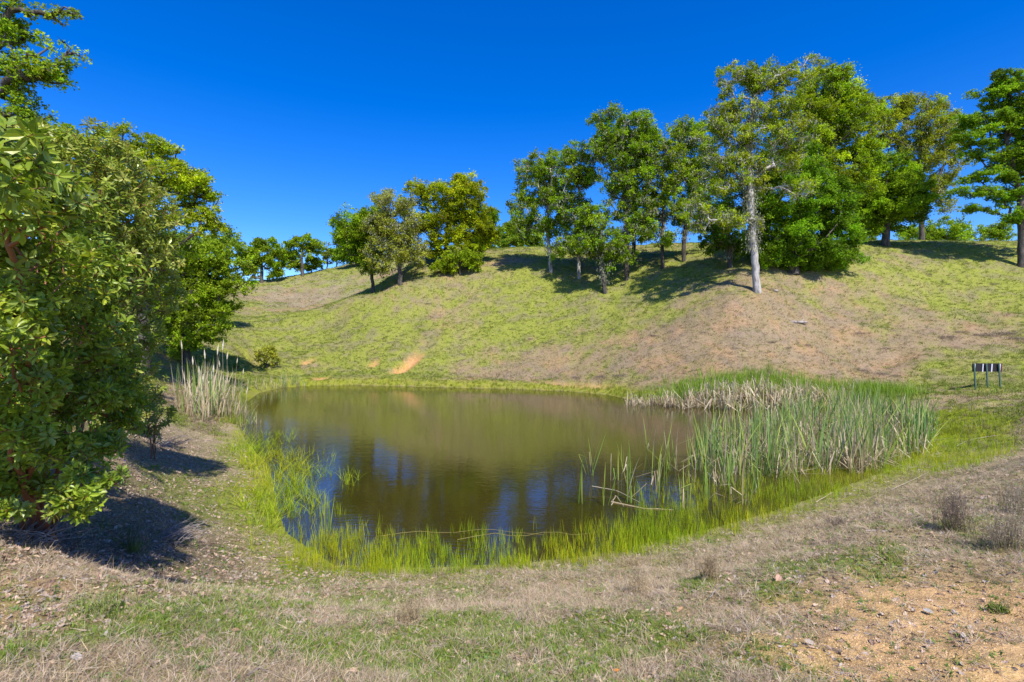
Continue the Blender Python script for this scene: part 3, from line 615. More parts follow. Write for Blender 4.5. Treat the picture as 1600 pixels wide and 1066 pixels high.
# beyond the crest between groups
for k, (px, cy, rx, ry, lb) in enumerate([(786,368,14,20,'leftmost small oak beyond the crest between the two oak groups'),(808,362,18,24,'taller small oak beyond the crest left of the lone pale trunked oak'),(832,372,16,16,'small rounded oak beyond the crest behind the pale trunk')]):
    tree('oak_tree', lb, [(px,cy,rx,ry),(px+6,cy+10,rx*.7,ry*.6)], (px+3,390), 78, tint=(.085,.14,.03), rb=.18, dens=.9, rc=.95, nl=100, ls=.3, seg=.8, group='oaks beyond the crest')
for k, px in enumerate([565,590,740,775,800]):
    tree('shrub', ['far shrub on the skyline behind the lichen oak','far shrub on the skyline left of the lichen oak trunk','far shrub on the skyline right of the yellow green oak','far shrub on the skyline in the gap between the oak groups','far shrub on the skyline below the small distant oaks'][k], [(px,386+(k<2)*16,14,7)], (px,392+(k<2)*16), 100, tint=(.09,.13,.05), rb=.08, dens=.8, rc=.9, nl=80, ls=.3, seg=.9, cat='shrub')
# main stand
MS = 'oaks of the main stand on the hill'
tree('oak_tree', 'slim oak with pale trunk and open crown, leftmost of the main stand', [(828,258,20,20),(860,262,24,22),(848,295,30,22),(822,330,18,18),(870,310,22,20),(815,360,12,14),(838,352,18,12),(872,350,16,14),(812,318,12,12)], (861,421), 47, tint=GR, tint2=MG, rb=.2, bark=M_barkw, dens=1.5, rc=.62, nl=95, ls=.18, lichen=.35, group=MS, trunk_px=[(858,385),(855,350),(858,320),(856,290)], fork=.45)
tree('oak_tree', 'green oak between the lone pale oak and the tallest slim oak, pale low trunk', [(905,240,20,18),(895,275,20,22),(918,270,18,24),(890,330,22,26),(905,372,22,24),(880,385,16,16)], (905,416), 45, tint=GR, tint2=MG, rb=.18, bark=M_barkw, dens=1.5, rc=.62, nl=105, ls=.18, lichen=.4, group=MS, trunk_px=[(903,385),(903,350),(905,300)])
tree('oak_tree', 'low spreading oak with leaning dark limbs under the tallest slim oak', [(930,352,22,18),(955,378,22,18),(918,382,22,14),(945,400,18,12),(972,395,14,12),(925,330,14,14)], (946,432), 41, tint=GR, tint2=MG, rb=.2, dens=2.0, rc=.55, nl=100, ls=.165, lichen=.35, group=MS, trunk_px=[(940,405),(928,385),(925,362)], fork=.3)
tree('oak_tree', 'tall slim oak with a full rounded top left of the sky gap', [(960,195,28,24),(990,200,28,26),(945,225,18,18),(975,240,36,26),(1005,240,20,24),(955,275,24,22),(990,285,28,22),(1000,325,22,20),(965,325,20,18),(985,360,20,18),(1010,365,16,14)], (980,430), 42, tint=GR, tint2=MG, rb=.22, dens=1.5, rc=.62, nl=100, ls=.175, lichen=.5, group=MS, trunk_px=[(979,400),(978,350),(977,300),(974,245)], fork=.35)
tree('oak_tree', 'oak with a straight dark trunk just behind the tall slim oak', [(1000,260,16,20),(1005,300,16,18),(985,330,14,12),(1015,345,12,14)], (990,420), 46, tint=DK, tint2=GR, rb=.22, dens=1.3, rc=.65, nl=95, ls=.19, group=MS)
tree('oak_tree', 'oak with a thin dark straight trunk, first right of the sky gap', [(1045,215,20,20),(1035,245,24,22),(1055,270,26,22),(1030,300,16,16),(1050,330,20,14),(1020,340,14,16),(1035,370,14,12)], (1035,413), 42, tint=MG, tint2=GR, rb=.17, dens=1.45, rc=.6, nl=95, ls=.18, lichen=.4, group=MS, trunk_px=[(1035,380),(1037,330),(1035,280),(1042,230)], fork=.4)
tree('oak_tree', 'oak with a dark curved trunk left of the big pale trunk', [(1080,210,24,20),(1090,245,26,26),(1075,290,24,22),(1100,300,20,22),(1060,330,18,14),(1085,350,18,14)], (1069,406), 43, tint=GR, tint2=MG, rb=.2, dens=1.45, rc=.62, nl=100, ls=.18, lichen=.5, group=MS, trunk_px=[(1068,375),(1072,345),(1090,315),(1105,270)], fork=.4, wig=.4)
tree('oak_tree', 'shaded oak with a grey trunk close behind the big pale trunk', [(1130,340,24,22),(1120,375,20,16),(1145,385,18,16),(1110,345,16,18),(1150,310,20,20)], (1141,421), 38, tint=DK, tint2=GR, rb=.2, dens=1.8, rc=.55, nl=110, ls=.165, lichen=.3, group=MS, trunk_px=[(1140,390),(1138,350),(1140,310)])
tree('oak_tree', 'tallest oak with pale grey trunk, front of the main stand', [(1155,130,34,18),(1128,150,14,5),(1150,99,8,4),(1195,125,26,18),(1235,125,30,16),(1125,180,26,16),(1165,175,30,20),(1210,170,34,20),(1110,210,22,20),(1150,215,26,18),(1195,215,28,20),(1240,205,24,26),(1120,245,24,18),(1165,255,24,16),(1225,250,22,18),(1185,285,20,12),(1265,95,16,5),(1120,338,24,14),(1150,345,22,12),(1182,350,12,8),(1100,350,16,12),(1140,270,26,20),(1110,290,22,18),(1245,290,20,14),(1090,320,16,14)], (1183,456), 33, tint=MG, tint2=(.13,.17,.02), var=.22, rb=.27, bark=M_barkw, dens=1.75, rc=.52, nl=88, ls=.145, lichen=.75, group=MS, trunk_px=[(1181,425),(1177,380),(1174,340),(1173,310),(1171,270),(1168,230),(1172,190),(1180,160)], fork=.22, seg=.4, wig=.35)
# second leader of the pale oak is carried by the crown; dark live oaks behind it
LO = 'dense dark evergreen oaks'
tree('oak_tree', 'huge dense dark oak behind the pale trunk with leaves down to the grass', [(1240,300,46,44),(1215,360,34,34),(1250,385,40,26),(1290,370,36,34),(1215,400,30,14),(1270,405,36,12),(1195,330,24,30),(1300,320,30,30),(1230,240,34,30),(1320,400,26,12)], (1240,412), 38, tint=DK, tint2=(.075,.14,.014), rb=.45, dens=1.5, rc=.8, nl=170, ls=.17, group=LO, fork=.12, zmin=.1, flat=.75)
tree('oak_tree', 'tall bright crowned oak rising above the huge dark oak', [(1290,135,36,24),(1325,160,34,28),(1270,175,30,26),(1335,200,28,28),(1295,215,36,30),(1345,235,20,24),(1310,260,34,26),(1260,240,26,30),(1305,118,12,10),(1340,285,20,18)], (1295,404), 41, tint=(.12,.175,.014), tint2=GR, rb=.4, dens=1.5, rc=.78, nl=150, ls=.175, lichen=.15, group=LO, fork=.3, flat=.7)
tree('oak_tree', 'full round green oak with a short stout trunk right of the dark oaks', [(1385,270,34,26),(1360,295,28,26),(1415,290,28,24),(1395,315,36,28),(1360,330,26,20),(1425,325,22,20),(1380,350,28,12),(1345,305,18,18)], (1384,380), 47, tint=(.085,.15,.014), tint2=GR, rb=.38, dens=1.5, rc=.8, nl=160, ls=.2, group=MS, flat=.7, fork=.25)
tree('oak_tree', 'tall airy yellow brown oak rising behind the round green oak', [(1400,170,32,14),(1440,165,34,14),(1385,200,26,22),(1430,205,32,24),(1465,210,26,24),(1480,250,22,22),(1440,245,26,18),(1490,195,20,16),(1480,300,16,26),(1385,235,22,18),(1455,290,16,16)], (1440,374), 54, tint=BR, tint2=MG, rb=.3, dens=1.1, rc=.75, nl=78, ls=.2, lichen=.55, group=MS, fork=.35, wig=.4)
tree('oak_tree', 'broad layered oak cut off by the right edge of the photo', [(1590,125,34,16),(1560,150,34,14),(1610,160,40,24),(1530,190,34,12),(1570,195,36,18),(1620,210,40,24),(1520,215,20,10),(1545,240,28,10),(1600,255,40,14),(1545,275,30,10),(1525,300,26,8),(1575,300,30,12),(1545,325,28,8),(1600,335,30,12),(1650,180,40,40),(1640,260,40,40)], (1596,398), 41, tint=(.08,.15,.014), tint2=DK, rb=.36, dens=1.6, rc=.65, nl=110, ls=.18, group=MS, fork=.2, trunk_px=[(1598,360),(1592,300),(1580,250),(1570,210)], flat=.4, wig=.4)
for px, cy, rx, ry, lb in [(1480,358,26,16,'round bright bush on the skyline left of the right edge oak'),(1450,366,16,9,'low green bush on the skyline right of the round green oak'),(1420,364,14,9,'low pale bush on the skyline behind the round green oak trunk'),(1540,366,20,7,'thin low bush on the skyline left of the right edge oak'),(1562,360,12,12,'wispy grey green bush on the skyline near the right edge oak'),(1355,365,14,12,'small bush on the skyline left of the round green oak')]:
    tree('shrub', lb, [(px,cy,rx,ry)], (px,374), 66, tint=(.10,.17,.02), rb=.1, dens=1.3, rc=.8, nl=110, ls=.24, seg=.8, cat='shrub', zmin=-2)
# left thicket
LT = 'oaks of the left thicket'
tree('oak_tree', 'big domed oak with bright yellow green top behind the madrones', [(190,225,50,26),(235,250,54,28),(275,275,40,26),(305,310,34,26),(250,310,50,30),(200,300,50,40),(325,345,22,14),(290,350,40,16),(150,260,50,40),(300,275,26,18),(230,400,60,50),(170,400,60,60),(338,352,10,14)], (225,520), 22, tint=(.135,.185,.012), tint2=(.10,.16,.012), rb=.34, dens=3.0, rc=.42, nl=100, ls=.115, group=LT, fork=.3, seg=.35, lichen=.1)
tree('oak_tree', 'low spreading oak at the thicket edge shading the valley grass', [(330,395,36,22),(290,400,30,24),(355,415,28,14),(320,425,34,20),(300,450,30,24),(345,450,32,14),(365,460,18,10),(330,480,26,14),(295,490,24,20),(270,430,26,30),(255,480,22,26),(348,385,20,10),(310,505,44,18),(345,480,28,14),(300,525,40,14),(280,540,30,12),(370,440,16,14),(260,520,24,16)], (290,540), 30, tint=(.105,.165,.018), tint2=(.09,.15,.02), rb=.26, dens=1.8, rc=.5, nl=110, ls=.15, group=LT, fork=.15, seg=.4)
tree('oak_tree', 'dim oak in the left thicket between the domed oak and the low spreading oak', [(300,390,26,16),(350,380,20,12),(260,390,30,26),(330,375,30,14)], (300,500), 40, tint=(.07,.12,.03), rb=.22, dens=1.4, rc=.7, nl=110, ls=.2, group=LT)
tree('oak_tree', 'near oak reaching in at the top left corner, trunk outside the photo', [(20,20,40,22),(75,15,36,14),(95,30,30,16),(30,60,50,24),(90,75,34,10),(60,100,50,22),(112,88,18,9),(20,130,50,30),(60,135,34,16),(10,180,50,20),(45,165,20,12),(-60,60,60,80),(-60,160,60,50),(70,215,40,18),(30,215,50,24),(100,222,20,10),(40,195,50,20),(80,195,30,14),(20,235,40,20),(-40,230,60,50)], (-110,560), 11, tint=(.085,.15,.016), tint2=(.12,.18,.02), rb=.2, dens=6.0, rc=.28, nl=52, ls=.085, group=LT, fork=.3, seg=.25, trunk_px=[(-115,400),(-120,250),(-90,150)], wig=.35)
# ------------------------------------------------------------------ madrones
DMM = 3.9
def madrone(name, label, base, D, lobes, trunks, dens, nleaf, ll, tints, rb, singles=0, group=None, fork=.12, seg=.18, rtip=.0022, zmin=.15, cat='madrone'):
    X = (base[0]-PX0)/F*D; b = np.array([X, D, float(ground(X, D))-.08]); A_ = blob_points([(q[0], q[1], q[2]*1.08, q[3]*1.08)+tuple(q[4:]) for q in lobes], dens*DMM, D)
    A_ = A_[A_[:, 2] > ground(A_[:, 0], A_[:, 1])+zmin]; A_ = A_[A_[:, 1] > .9]
    root = bpy.data.objects.new(name, None); C.objects.link(root); root.location = b; root['label'] = label; root['category'] = cat
    if group: root['group'] = group
    # several stems: share the attractors between them
    ends = [np.array(W(x, y, d)) for x, y, d in trunks]; own = np.argmin(np.stack([np.linalg.norm(A_-e, axis=1) for e in ends]), 0)
    allC = []; allD = []
    nleaf += 1
    for k, e in enumerate(ends):
        a = A_[own == k]
        if len(a) < 3: continue
        b2 = b+np.array([rng.normal(0, .10), rng.normal(0, .08), 0])*(len(ends) > 1)
        n = max(5, int(np.linalg.norm(e-b2)/seg)); t = np.linspace(0, 1, n)[:, None]; mid = (b2+e)/2+np.array([rng.normal(0, .15), rng.normal(0, .1), .1])
        T = (1-t)**2*b2+2*t*(1-t)*mid+t*t*e; T[1:-1] += rng.normal(0, .022, (n-2, 3))
        PA, rad, paths, td, ti = grow(T, a, seg, fork, .3, rtip=rtip, rbase=rb, penal=.35, up=.25)
        tr = rad[:n].copy(); tr[0] *= 1.3; g = Geo(); g.tube(T-b, tr, 9); link('trunk', g.mesh('trunk', M_barkr, True), root)
        limbs(root, PA, rad, paths, n, b, M_barkr, .012)
        allC.append(a[ti]); allD.append(np.array(td))
    Cc = np.concatenate(allC); Dd = np.concatenate(allD); m = len(Cc)
    # rosettes of ovate leaves; 2 whorls per tip plus a few along the twig
    Dd = unit(Dd+np.array([0, 0, .35])+rng.normal(0, .25, (m, 3)))
    N = m*nleaf; ci = np.repeat(np.arange(m), nleaf); j = np.tile(np.arange(nleaf), m)
    h = unit(np.cross(Dd, np.array([.3, .2, .1])+rng.normal(0, .1, (m, 3)))); h2 = np.cross(Dd, h); ang = j*2.4+rng.uniform(0, 6, m)[ci]
    rad_ = h[ci]*np.cos(ang)[:, None]+h2[ci]*np.sin(ang)[:, None]; el = (.75-.9*j/nleaf+rng.normal(0, .18, N))[:, None]
    ax = unit(rad_+Dd[ci]*el+rng.normal(0, .12, (N, 3))); nrm = unit(Dd[ci]*1.0-rad_*el*.6+rng.normal(0, .25, (N, 3)))
    P = Cc[ci]-Dd[ci]*(j/nleaf*ll*.9)[:, None]+rad_*.008
    L = ll*rng.uniform(.7, 1.2, N); Wd = L*rng.uniform(.36, .46, N)
    T1 = np.array(tints); tc = T1[rng.integers(0, len(T1), m)][ci]*rng.uniform(.75, 1.3, (N, 1)); tc = np.where((rng.uniform(0, 1, (N, 1)) < .012), np.array([.35, .30, .03]), tc)
    if singles:
        v = P-np.array([0, 0, CAM_H]); px = PX0+F*v[:, 0]/v[:, 1].clip(.2); py = HY-F*v[:, 2]/v[:, 1].clip(.2)
        score = L/np.linalg.norm(v, axis=1)*((px > -10) & (px < 1600) & (py > 0) & (py < 1060) & (v[:, 1] > .5))
        sel = np.argsort(-score)[:singles]; mask = np.zeros(N, bool); mask[sel] = True
    else: mask = np.zeros(N, bool)
    Vv, Q, Tt, cc = scatter_leaves((P-b)[~mask], ax[~mask], nrm[~mask], L[~mask], Wd[~mask], tc[~mask], .22, 'leaf')
    link('foliage', make_mesh('foliage', Vv, [Q, Tt], M_mad, cc), root, kind='stuff')
    if singles:
        kinds = []
        for q in range(10):
            Vv, Q, Tt, cc = scatter_leaves(np.zeros((1, 3)), np.array([[1., 0, 0]]), np.array([[0, 0, 1.]]), np.ones(1), np.array([rng.uniform(.36, .48)]), (T1[q % len(T1)]*rng.uniform(.8, 1.3))[None], rng.uniform(.12, .3), 'leaf')
            kinds.append(make_mesh('leaf', Vv, [Q, Tt], M_mad, cc))
        for s in sel:
            a = unit(ax[s]); sd = unit(np.cross(a, nrm[s])); nn = np.cross(sd, a); o = bpy.data.objects.new('leaf', kinds[rng.integers(10)]); C.objects.link(o); o.parent = root
            M = Matrix(((a[0], -sd[0], nn[0], 0), (a[1], -sd[1], nn[1], 0), (a[2], -sd[2], nn[2], 0), (0, 0, 0, 1)))
            o.matrix_local = Matrix.Translation(Vector(P[s]-b))@M@Matrix.Scale(float(L[s]), 4)
    return root
MT = [(.22,.31,.025), (.29,.38,.03), (.15,.23,.02), (.36,.42,.04), (.25,.32,.06)]
MB = [(.26,.33,.035), (.32,.37,.05), (.19,.26,.03), (.36,.38,.08)]
madrone('madrone_bush', 'large near madrone with red stems and glossy leaves at the left edge', (62,838), 4.7,
    [(20,600,70,70,3.7),(110,520,80,70,4.3),(60,420,90,70,3.7),(150,430,60,60,4.6),(40,300,70,60,3.0),(10,250,60,60,2.3),(90,620,90,40,4.3),(170,590,30,50,4.9),(70,700,70,30,4.1),(150,740,36,24,4.1),(40,760,50,20,4.3),(120,775,50,16,3.9),(190,560,26,80,5.2),(10,500,60,70,3.2),(100,330,60,40,4.2),(-90,500,110,260,4.2),(-60,300,90,100,3.2),(20,680,50,30,3.7),(170,690,26,16,4.5),(150,690,30,24,4.5),(20,795,30,14,4.0),(195,640,30,40,5.2),(110,802,30,9,4.0),(-20,740,40,40,4.0)],
    [(60,420,4.0),(150,480,4.7),(20,620,3.7),(130,660,4.4),(0,300,3.0),(150,770,4.1)], 104, 9, .070, MT, .022, 290, 'madrones of the left thicket')
madrone('madrone_tree', 'taller madrone with pale green leaves in front of the domed oak', (120,700), 7.6,
    [(150,230,50,30,6.8),(180,270,60,45,7),(130,300,70,60,6.6),(215,335,60,50,7.4),(235,395,50,50,7.8),(170,400,90,70,7.2),(230,460,50,50,8),(110,230,40,30,6.4),(60,260,60,60,6.2),(200,520,50,40,8),(60,400,80,100,6.5),(150,198,14,12,6.7),(215,560,34,36,8.2),(190,610,40,30,7.8),(180,650,40,22,7.2),(150,560,60,50,7.4),(160,330,80,40,6.8)],
    [(170,300,7.0),(230,380,7.7),(110,330,6.6),(210,480,8)], 34, 9, .082, MB, .04, 150, 'madrones of the left thicket')
madrone('madrone_sapling', 'small reddish madrone sapling beside the left cattails', (238,690), 9.5,
    [(238,635,30,24),(222,662,22,18),(256,655,22,20),(240,612,16,12),(238,675,26,10)], [(228,640,9.3),(250,650,9.6),(238,625,9.5)], 22, 7, .08, [(.24,.29,.04),(.28,.22,.05),(.18,.25,.03)], .010, 0, None, zmin=.03)
madrone('madrone_sapling', 'dark madrone sapling in the shade just right of the near madrone', (205,640), 10.5,
    [(205,570,22,40),(215,610,26,26),(195,640,24,20),(235,640,22,18),(250,600,14,16),(220,655,24,12)], [(205,600,10.5),(220,630,10.5)], 24, 8, .075, MB, .016, 0, None, zmin=.03)
# shrubs on the far shore
tree('shrub', 'leafy yellow green shrub on the far bank below the small ravine', [(419,552,13,9),(410,562,9,9),(427,562,9,9),(419,545,6,5)], (419,576), None, tint=(.17,.19,.05), tint2=(.12,.15,.03), rb=.04, dens=5, rc=.2, nl=46, ls=.10, seg=.25, fork=.05, cat='shrub', zmin=.1)
tree('shrub', 'small round dark green bush on the far bank near the ravine mouth', [(371,571,7,5)], (371,577), None, tint=(.06,.11,.03), rb=.03, dens=10, rc=.16, nl=90, ls=.07, seg=.2, fork=.05, cat='shrub', zmin=.05, flat=.9)
# ------------------------------------------------------------------ cattails
CG = [(.20,.31,.08), (.27,.37,.10), (.16,.26,.07), (.33,.40,.08)]; CY = [(.24,.33,.05), (.18,.30,.05), (.30,.36,.06)]; CD = [(.54,.44,.29), (.62,.53,.38), (.44,.34,.21), (.50,.41,.30)]
def strap(g, base, h, w, lean, az, curl, col, seg=6, kink=None):
    """one flat strap leaf: wide below, tapering, optionally snapped over at a kink"""
    d = np.array([math.cos(az)*lean, math.sin(az)*lean, 1.]); d /= np.linalg.norm(d); o = np.array([math.cos(az), math.sin(az), 0]); p = np.array(base, float); V = []; Q = []
    s = np.array([-math.sin(az+rng.normal(0, .8)), math.cos(az+rng.normal(0, .8)), 0]); dd = d.copy(); st = h/seg; cc = []
    kk = int(kink*seg) if kink else -1
    for i in range(seg+1):
        t = i/seg; wd = w*.5*(1-t**3)*(.8+.4*min(1, t*3)) + .0006
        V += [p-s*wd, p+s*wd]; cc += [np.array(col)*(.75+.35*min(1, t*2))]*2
        if i == kk: k2 = rng.uniform(.6, 2.2); dd = unit(dd*.25+o*rng.choice([-1, 1])*.8+np.array([rng.normal(0, .3), rng.normal(0, .3), -k2*.6]))
        else: dd = unit(dd+o*curl/seg+np.array([0, 0, -abs(curl)*.35/seg]))
        p = p+dd*st
        if p[2] < base[2]+.01 and i > 1: p[2] = base[2]+.01+rng.uniform(0, .02)
    for i in range(seg): Q.append([2*i, 2*i+1, 2*i+3, 2*i+2])
    g.add(V, Q, None, np.array(cc))
def cat_meshes(ng, nd_, h, hd, w=.013, spread=.09, lean=.16, kinkp=.5, fallen=0, tg=CG, plume=0):
    """green blades mesh, dead blades mesh of one clump"""
    a = Geo(); b = Geo(); pt = lambda: np.array([rng.normal(0, spread), rng.normal(0, spread), -.05])
    for _ in range(ng): strap(a, pt(), h*rng.uniform(.6, 1.12), w*rng.uniform(.7, 1.2), abs(rng.normal(0, lean)), rng.uniform(0, 6.28), rng.normal(0, .25), np.array(tg[rng.integers(len(tg))])*rng.uniform(.8, 1.2), kink=(rng.uniform(.55, .85) if rng.uniform() < .08 else None))
    for _ in range(nd_):
        k = rng.uniform() < kinkp
        strap(b, pt(), hd*rng.uniform(.5, 1.15), w*rng.uniform(.5, 1.1), abs(rng.normal(0, lean*2)), rng.uniform(0, 6.28), rng.normal(0, .5), np.array(CD[rng.integers(4)])*rng.uniform(.65, 1.1), kink=(rng.uniform(.3, .8) if k else None))
    for _ in range(fallen): strap(b, pt()+[0, 0, .07], hd*rng.uniform(.6, 1.1), w*.8, rng.uniform(3, 8), rng.uniform(0, 6.28), 0, np.array(CD[rng.integers(4)])*rng.uniform(.6, 1.0))
    for _ in range(plume):
        p0 = pt(); p1 = p0+[rng.normal(0, .12), rng.normal(0, .1), h*rng.uniform(1.0, 1.35)]; b.tube(np.array([p0, (p0*.3+p1*.7), p1]), [.005, .004, .003], 4, (.6, .53, .40))
        b.tube(np.array([p1, p1+[0.01, 0, .12], p1+[.03, 0, .3]]), [.012, .026, .004], 5, (.72, .66, .52))
    return (a.mesh('green_blades', M_cat) if a.n else None, b.mesh('dead_blades', M_cat) if b.n else None)
def clump(name, label, px, py, meshes, s=1, cat='cattails', group=None, at=None):
    if at is None: at = W0(px, py) if sdist(*W0(px, py)[:2]) < 0 else tuple(hit(px, py))
    o = bpy.data.objects.new(name, None); C.objects.link(o); o.location = at; o.rotation_euler = (0, 0, rng.uniform(0, 6.28)); o.scale = (s, s, s*rng.uniform(.9, 1.1))
    o['label'] = label; o['category'] = cat
    if group: o['group'] = group
    for m, nm in zip(meshes, ('green_blades', 'dead_blades')):
        if m: link(nm, m, o, kind='stuff')
    return o
# dense stand: many individual clumps
K1 = [cat_meshes(9, 5, 1.2, 1.0, .018) for _ in range(7)]; K2 = [cat_meshes(4, 20, 1.2, 1.0, .022, kinkp=.6, lean=.18, fallen=2) for _ in range(6)]
poly = [(1065,752),(1120,765),(1180,758),(1270,742),(1350,738),(1415,724),(1448,700),(1455,672),(1420,655),(1340,650),(1250,660),(1170,680),(1100,705)]
pw = np.array([W0(*p)[:2] for p in poly]); n_in = 0; tries = 0
def inpoly(x, y, P_):
    c = False
    for i in range(len(P_)):
        a, b = P_[i], P_[(i+1) % len(P_)]
        if (a[1] > y) != (b[1] > y) and x < a[0]+(y-a[1])/(b[1]-a[1])*(b[0]-a[0]): c = not c
    return c
while n_in < 230 and tries < 6000:
    tries += 1; x = rng.uniform(pw[:, 0].min(), pw[:, 0].max()); y = rng.uniform(pw[:, 1].min(), pw[:, 1].max())
    if not inpoly(x, y, pw): continue
    edge = np.clip((x-3.0)/4, 0, 1)
    if rng.uniform() > .35+.65*edge: continue
    px = PX0+F*x/y; dead = rng.uniform() < (.66 if 1230 < px < 1440 else .24)
    z = max(0., float(ground(x, y)))
    clump('cattail_clump', 'green cattail clump packed with tan dead stalks in the dense right stand' if dead else 'upright blue green cattail clump in the dense stand at the right of the pond', 0, 0, (K2 if dead else K1)[rng.integers(6)], rng.uniform(.85, 1.2), at=(x, y, z),
          group='dead stalk clumps of the right cattail stand' if dead else 'green clumps of the right cattail stand')
    n_in += 1
# tall straight ones at the stand's right end
K3 = [cat_meshes(13, 2, 1.35, .9, .022, tg=[(.09,.20,.055), (.12,.25,.06), (.08,.17,.05)], lean=.1) for _ in range(4)]
ORD = ['first','second','third','fourth','fifth','sixth','seventh','eighth','ninth','tenth','eleventh','twelfth','thirteenth','fourteenth','fifteenth','sixteenth','seventeenth']
def ranked(L): 
    xs = sorted(q[0] for q in L); return [(ORD[xs.index(q[0])],)+tuple(q) for q in L]
for od, px, py in ranked([(1445,700),(1432,690),(1450,684),(1405,668),(1375,660),(1345,655),(1440,672),(1418,678),(1390,672),(1364,667)]):
    clump('cattail_clump', 'tall dark green cattail clump, %s from the left at the stand right end' % od, px, py, K3[rng.integers(4)], rng.uniform(.85, 1.05), group='tall fresh clumps at the right end')
# sparse front clumps, each with its own look
for px, py, ng, ndd, h, lb in [(902,788,3,0,1.1,'lone slender green cattail, leftmost of the sparse right group'),(922,742,5,1,1.0,'small fan of thin cattail blades behind the lone slender one'),(948,790,4,0,.9,'thin bent green cattail between the two leftmost tufts'),
    (985,785,7,2,1.0,'sparse cattail tuft beside floating dead stalks'),(1022,752,5,8,1.2,'cattail tuft with pale dead stalks left of the dense stand'),(1030,775,6,3,1.1,'green tuft just in front of the pale stalked tuft'),(1078,752,4,7,1.0,'tan and green tuft at the left edge of the dense stand'),
    (1102,782,12,1,.9,'bright fan shaped green cattail tuft in front of the dense stand'),(1072,795,6,2,.8,'short thin tuft left of the bright fan shaped one'),(1165,788,11,6,.95,'bright green tuft with broken tan stalks at its foot'),(1185,775,7,3,.9,'green tuft right of the broken stalk tuft'),
    (1212,742,9,3,1.1,'green cattail tuft at the front edge of the stand, left part'),(1268,738,10,4,1.15,'green tuft at the front edge of the stand, right part'),(1125,760,4,4,1.0,'mixed thin tuft between the fan shaped tuft and the stand'),(1050,735,4,6,1.05,'dry tipped tuft behind the pale stalked tuft'),(1040,700,4,4,1.0,'thin far tuft between the open water and the stand'),(1090,735,6,6,1.0,'tan and green tuft joining the left edge of the stand'),(1140,772,7,3,.9,'green tuft directly right of the bright fan shaped one'),(1235,752,8,5,1.0,'tuft with slumped tan stalks at the front middle of the stand'),(960,750,4,2,.9,'thin crossed blades between the floating stalks and open water'),(1008,700,3,2,1.0,'faint thin blades farthest out in the open water'),(975,735,3,3,.9,'crossed bent stalks standing in open water')]:
    clump('cattail_clump', lb, px, py, cat_meshes(ng, ndd, h, h*1.0, .014, .07, .2, .6, tg=CY), group='sparse cattails in open water')
clump('cattail_clump', 'single tall thin cattail shoot standing in the sky reflection at left', 487, 782, cat_meshes(3, 0, 1.0, .5, .012, .02, .1, tg=CY))
clump('cattail_clump', 'low narrow green tuft near the left front shore', 512, 832, cat_meshes(8, 0, .78, .5, .010, .04, .12, tg=CY))
clump('broken_reeds', 'star of broken tan reed stubs in the sky reflection at left', 473, 783, cat_meshes(1, 7, .3, .32, .012, .03, .9, .7), cat='reeds')
# band of dead bent reeds on the far right shore
KD = [cat_meshes(1, 40, .8, 1.15, .034, .26, .3, .8, fallen=6) for _ in range(6)]
for k in range(46):
    t = k/45; px = 985+350*t+rng.normal(0, 4); py = 631+5*math.sin(t*3.1)+rng.uniform(-3, 3); s = 1.15*(.5+.62*math.exp(-((px-1150)/95)**2)+.25*math.exp(-((px-1260)/70)**2))*rng.uniform(.85, 1.1)
    x, y, _ = W0(px, py)
    clump('dead_reed_clump', 'bleached bent over reed clump in the pale band on the far right shore', px, py, KD[rng.integers(6)], s, 'dead reeds', 'bleached reeds along the far right shore', at=(x, y, max(0., float(ground(x, y)))))
# left stand with plumes
KL = [cat_meshes(9, 26, 1.3, 1.3, .028, .26, .14, .25, plume=1, tg=CG+CY) for _ in range(5)]; KL2 = [cat_meshes(8, 8, 1.0, .95, .02, .14, .14, .3) for _ in range(5)]
for od, px, py, s in ranked([(300,640,1.25),(312,650,1.1),(318,632,1.35),(328,648,1.2),(336,636,1.3),(345,652,1.0),(330,622,1.2),(352,640,.95),(306,655,.9),(317,614,1.25),(340,615,1.1),(362,630,.85),(365,652,.75),(350,610,1.0),(378,650,.6),(296,625,1.2)]):
    clump('reed_clump', 'tall plumed reed clump, %s from the left in the left stand' % od, px, py, KL[rng.integers(5)], s*.92, 'reeds', 'plumed reeds at the left end')
for od, px, py, s in ranked([(375,612,.9),(386,610,.8),(398,609,.7),(410,607,.7),(421,606,.85),(432,606,.9),(441,606,1.0),(450,605,.9),(459,604,1.1),(466,604,.9),(475,604,.6),(404,611,.6),(445,602,.9)]):
    clump('reed_clump', 'short pale green reed clump, %s from the left on the back shore' % od, px, py, KL2[rng.integers(5)], s, 'reeds', 'low reeds along the left back shore')
for od, px, py, s in ranked([(398,662,.6),(385,664,.7),(375,668,.6)]):
    clump('cattail_clump', 'small green cattail tuft, %s from the left at the foot of the plumed reeds' % od, px, py, KL2[0], s, group='green tufts below the plumed reeds')
# scattered uprooted dead stalks on the right bank
for px, py, s, lb in [(1520,640,.6,'tangle of bleached dead stalks below the signboard'),(1545,648,.55,'second tangle of bleached stalks right of the tangle below the signboard'),(1523,668,.5,'pale broken stalk heap at the right tip of the green marsh'),(1490,640,.4,'few bleached stalks standing near the top of the marsh grass'),(1552,622,.3,'grey dry tuft just below the signboard posts'),(1590,632,.3,'small grey dry tuft at the right edge below the signboard')]:
    clump('dead_stalks', lb, px, py, cat_meshes(0, 12, 1, .9, .02, .2, .5, .8, fallen=5), s, 'dead stalks')
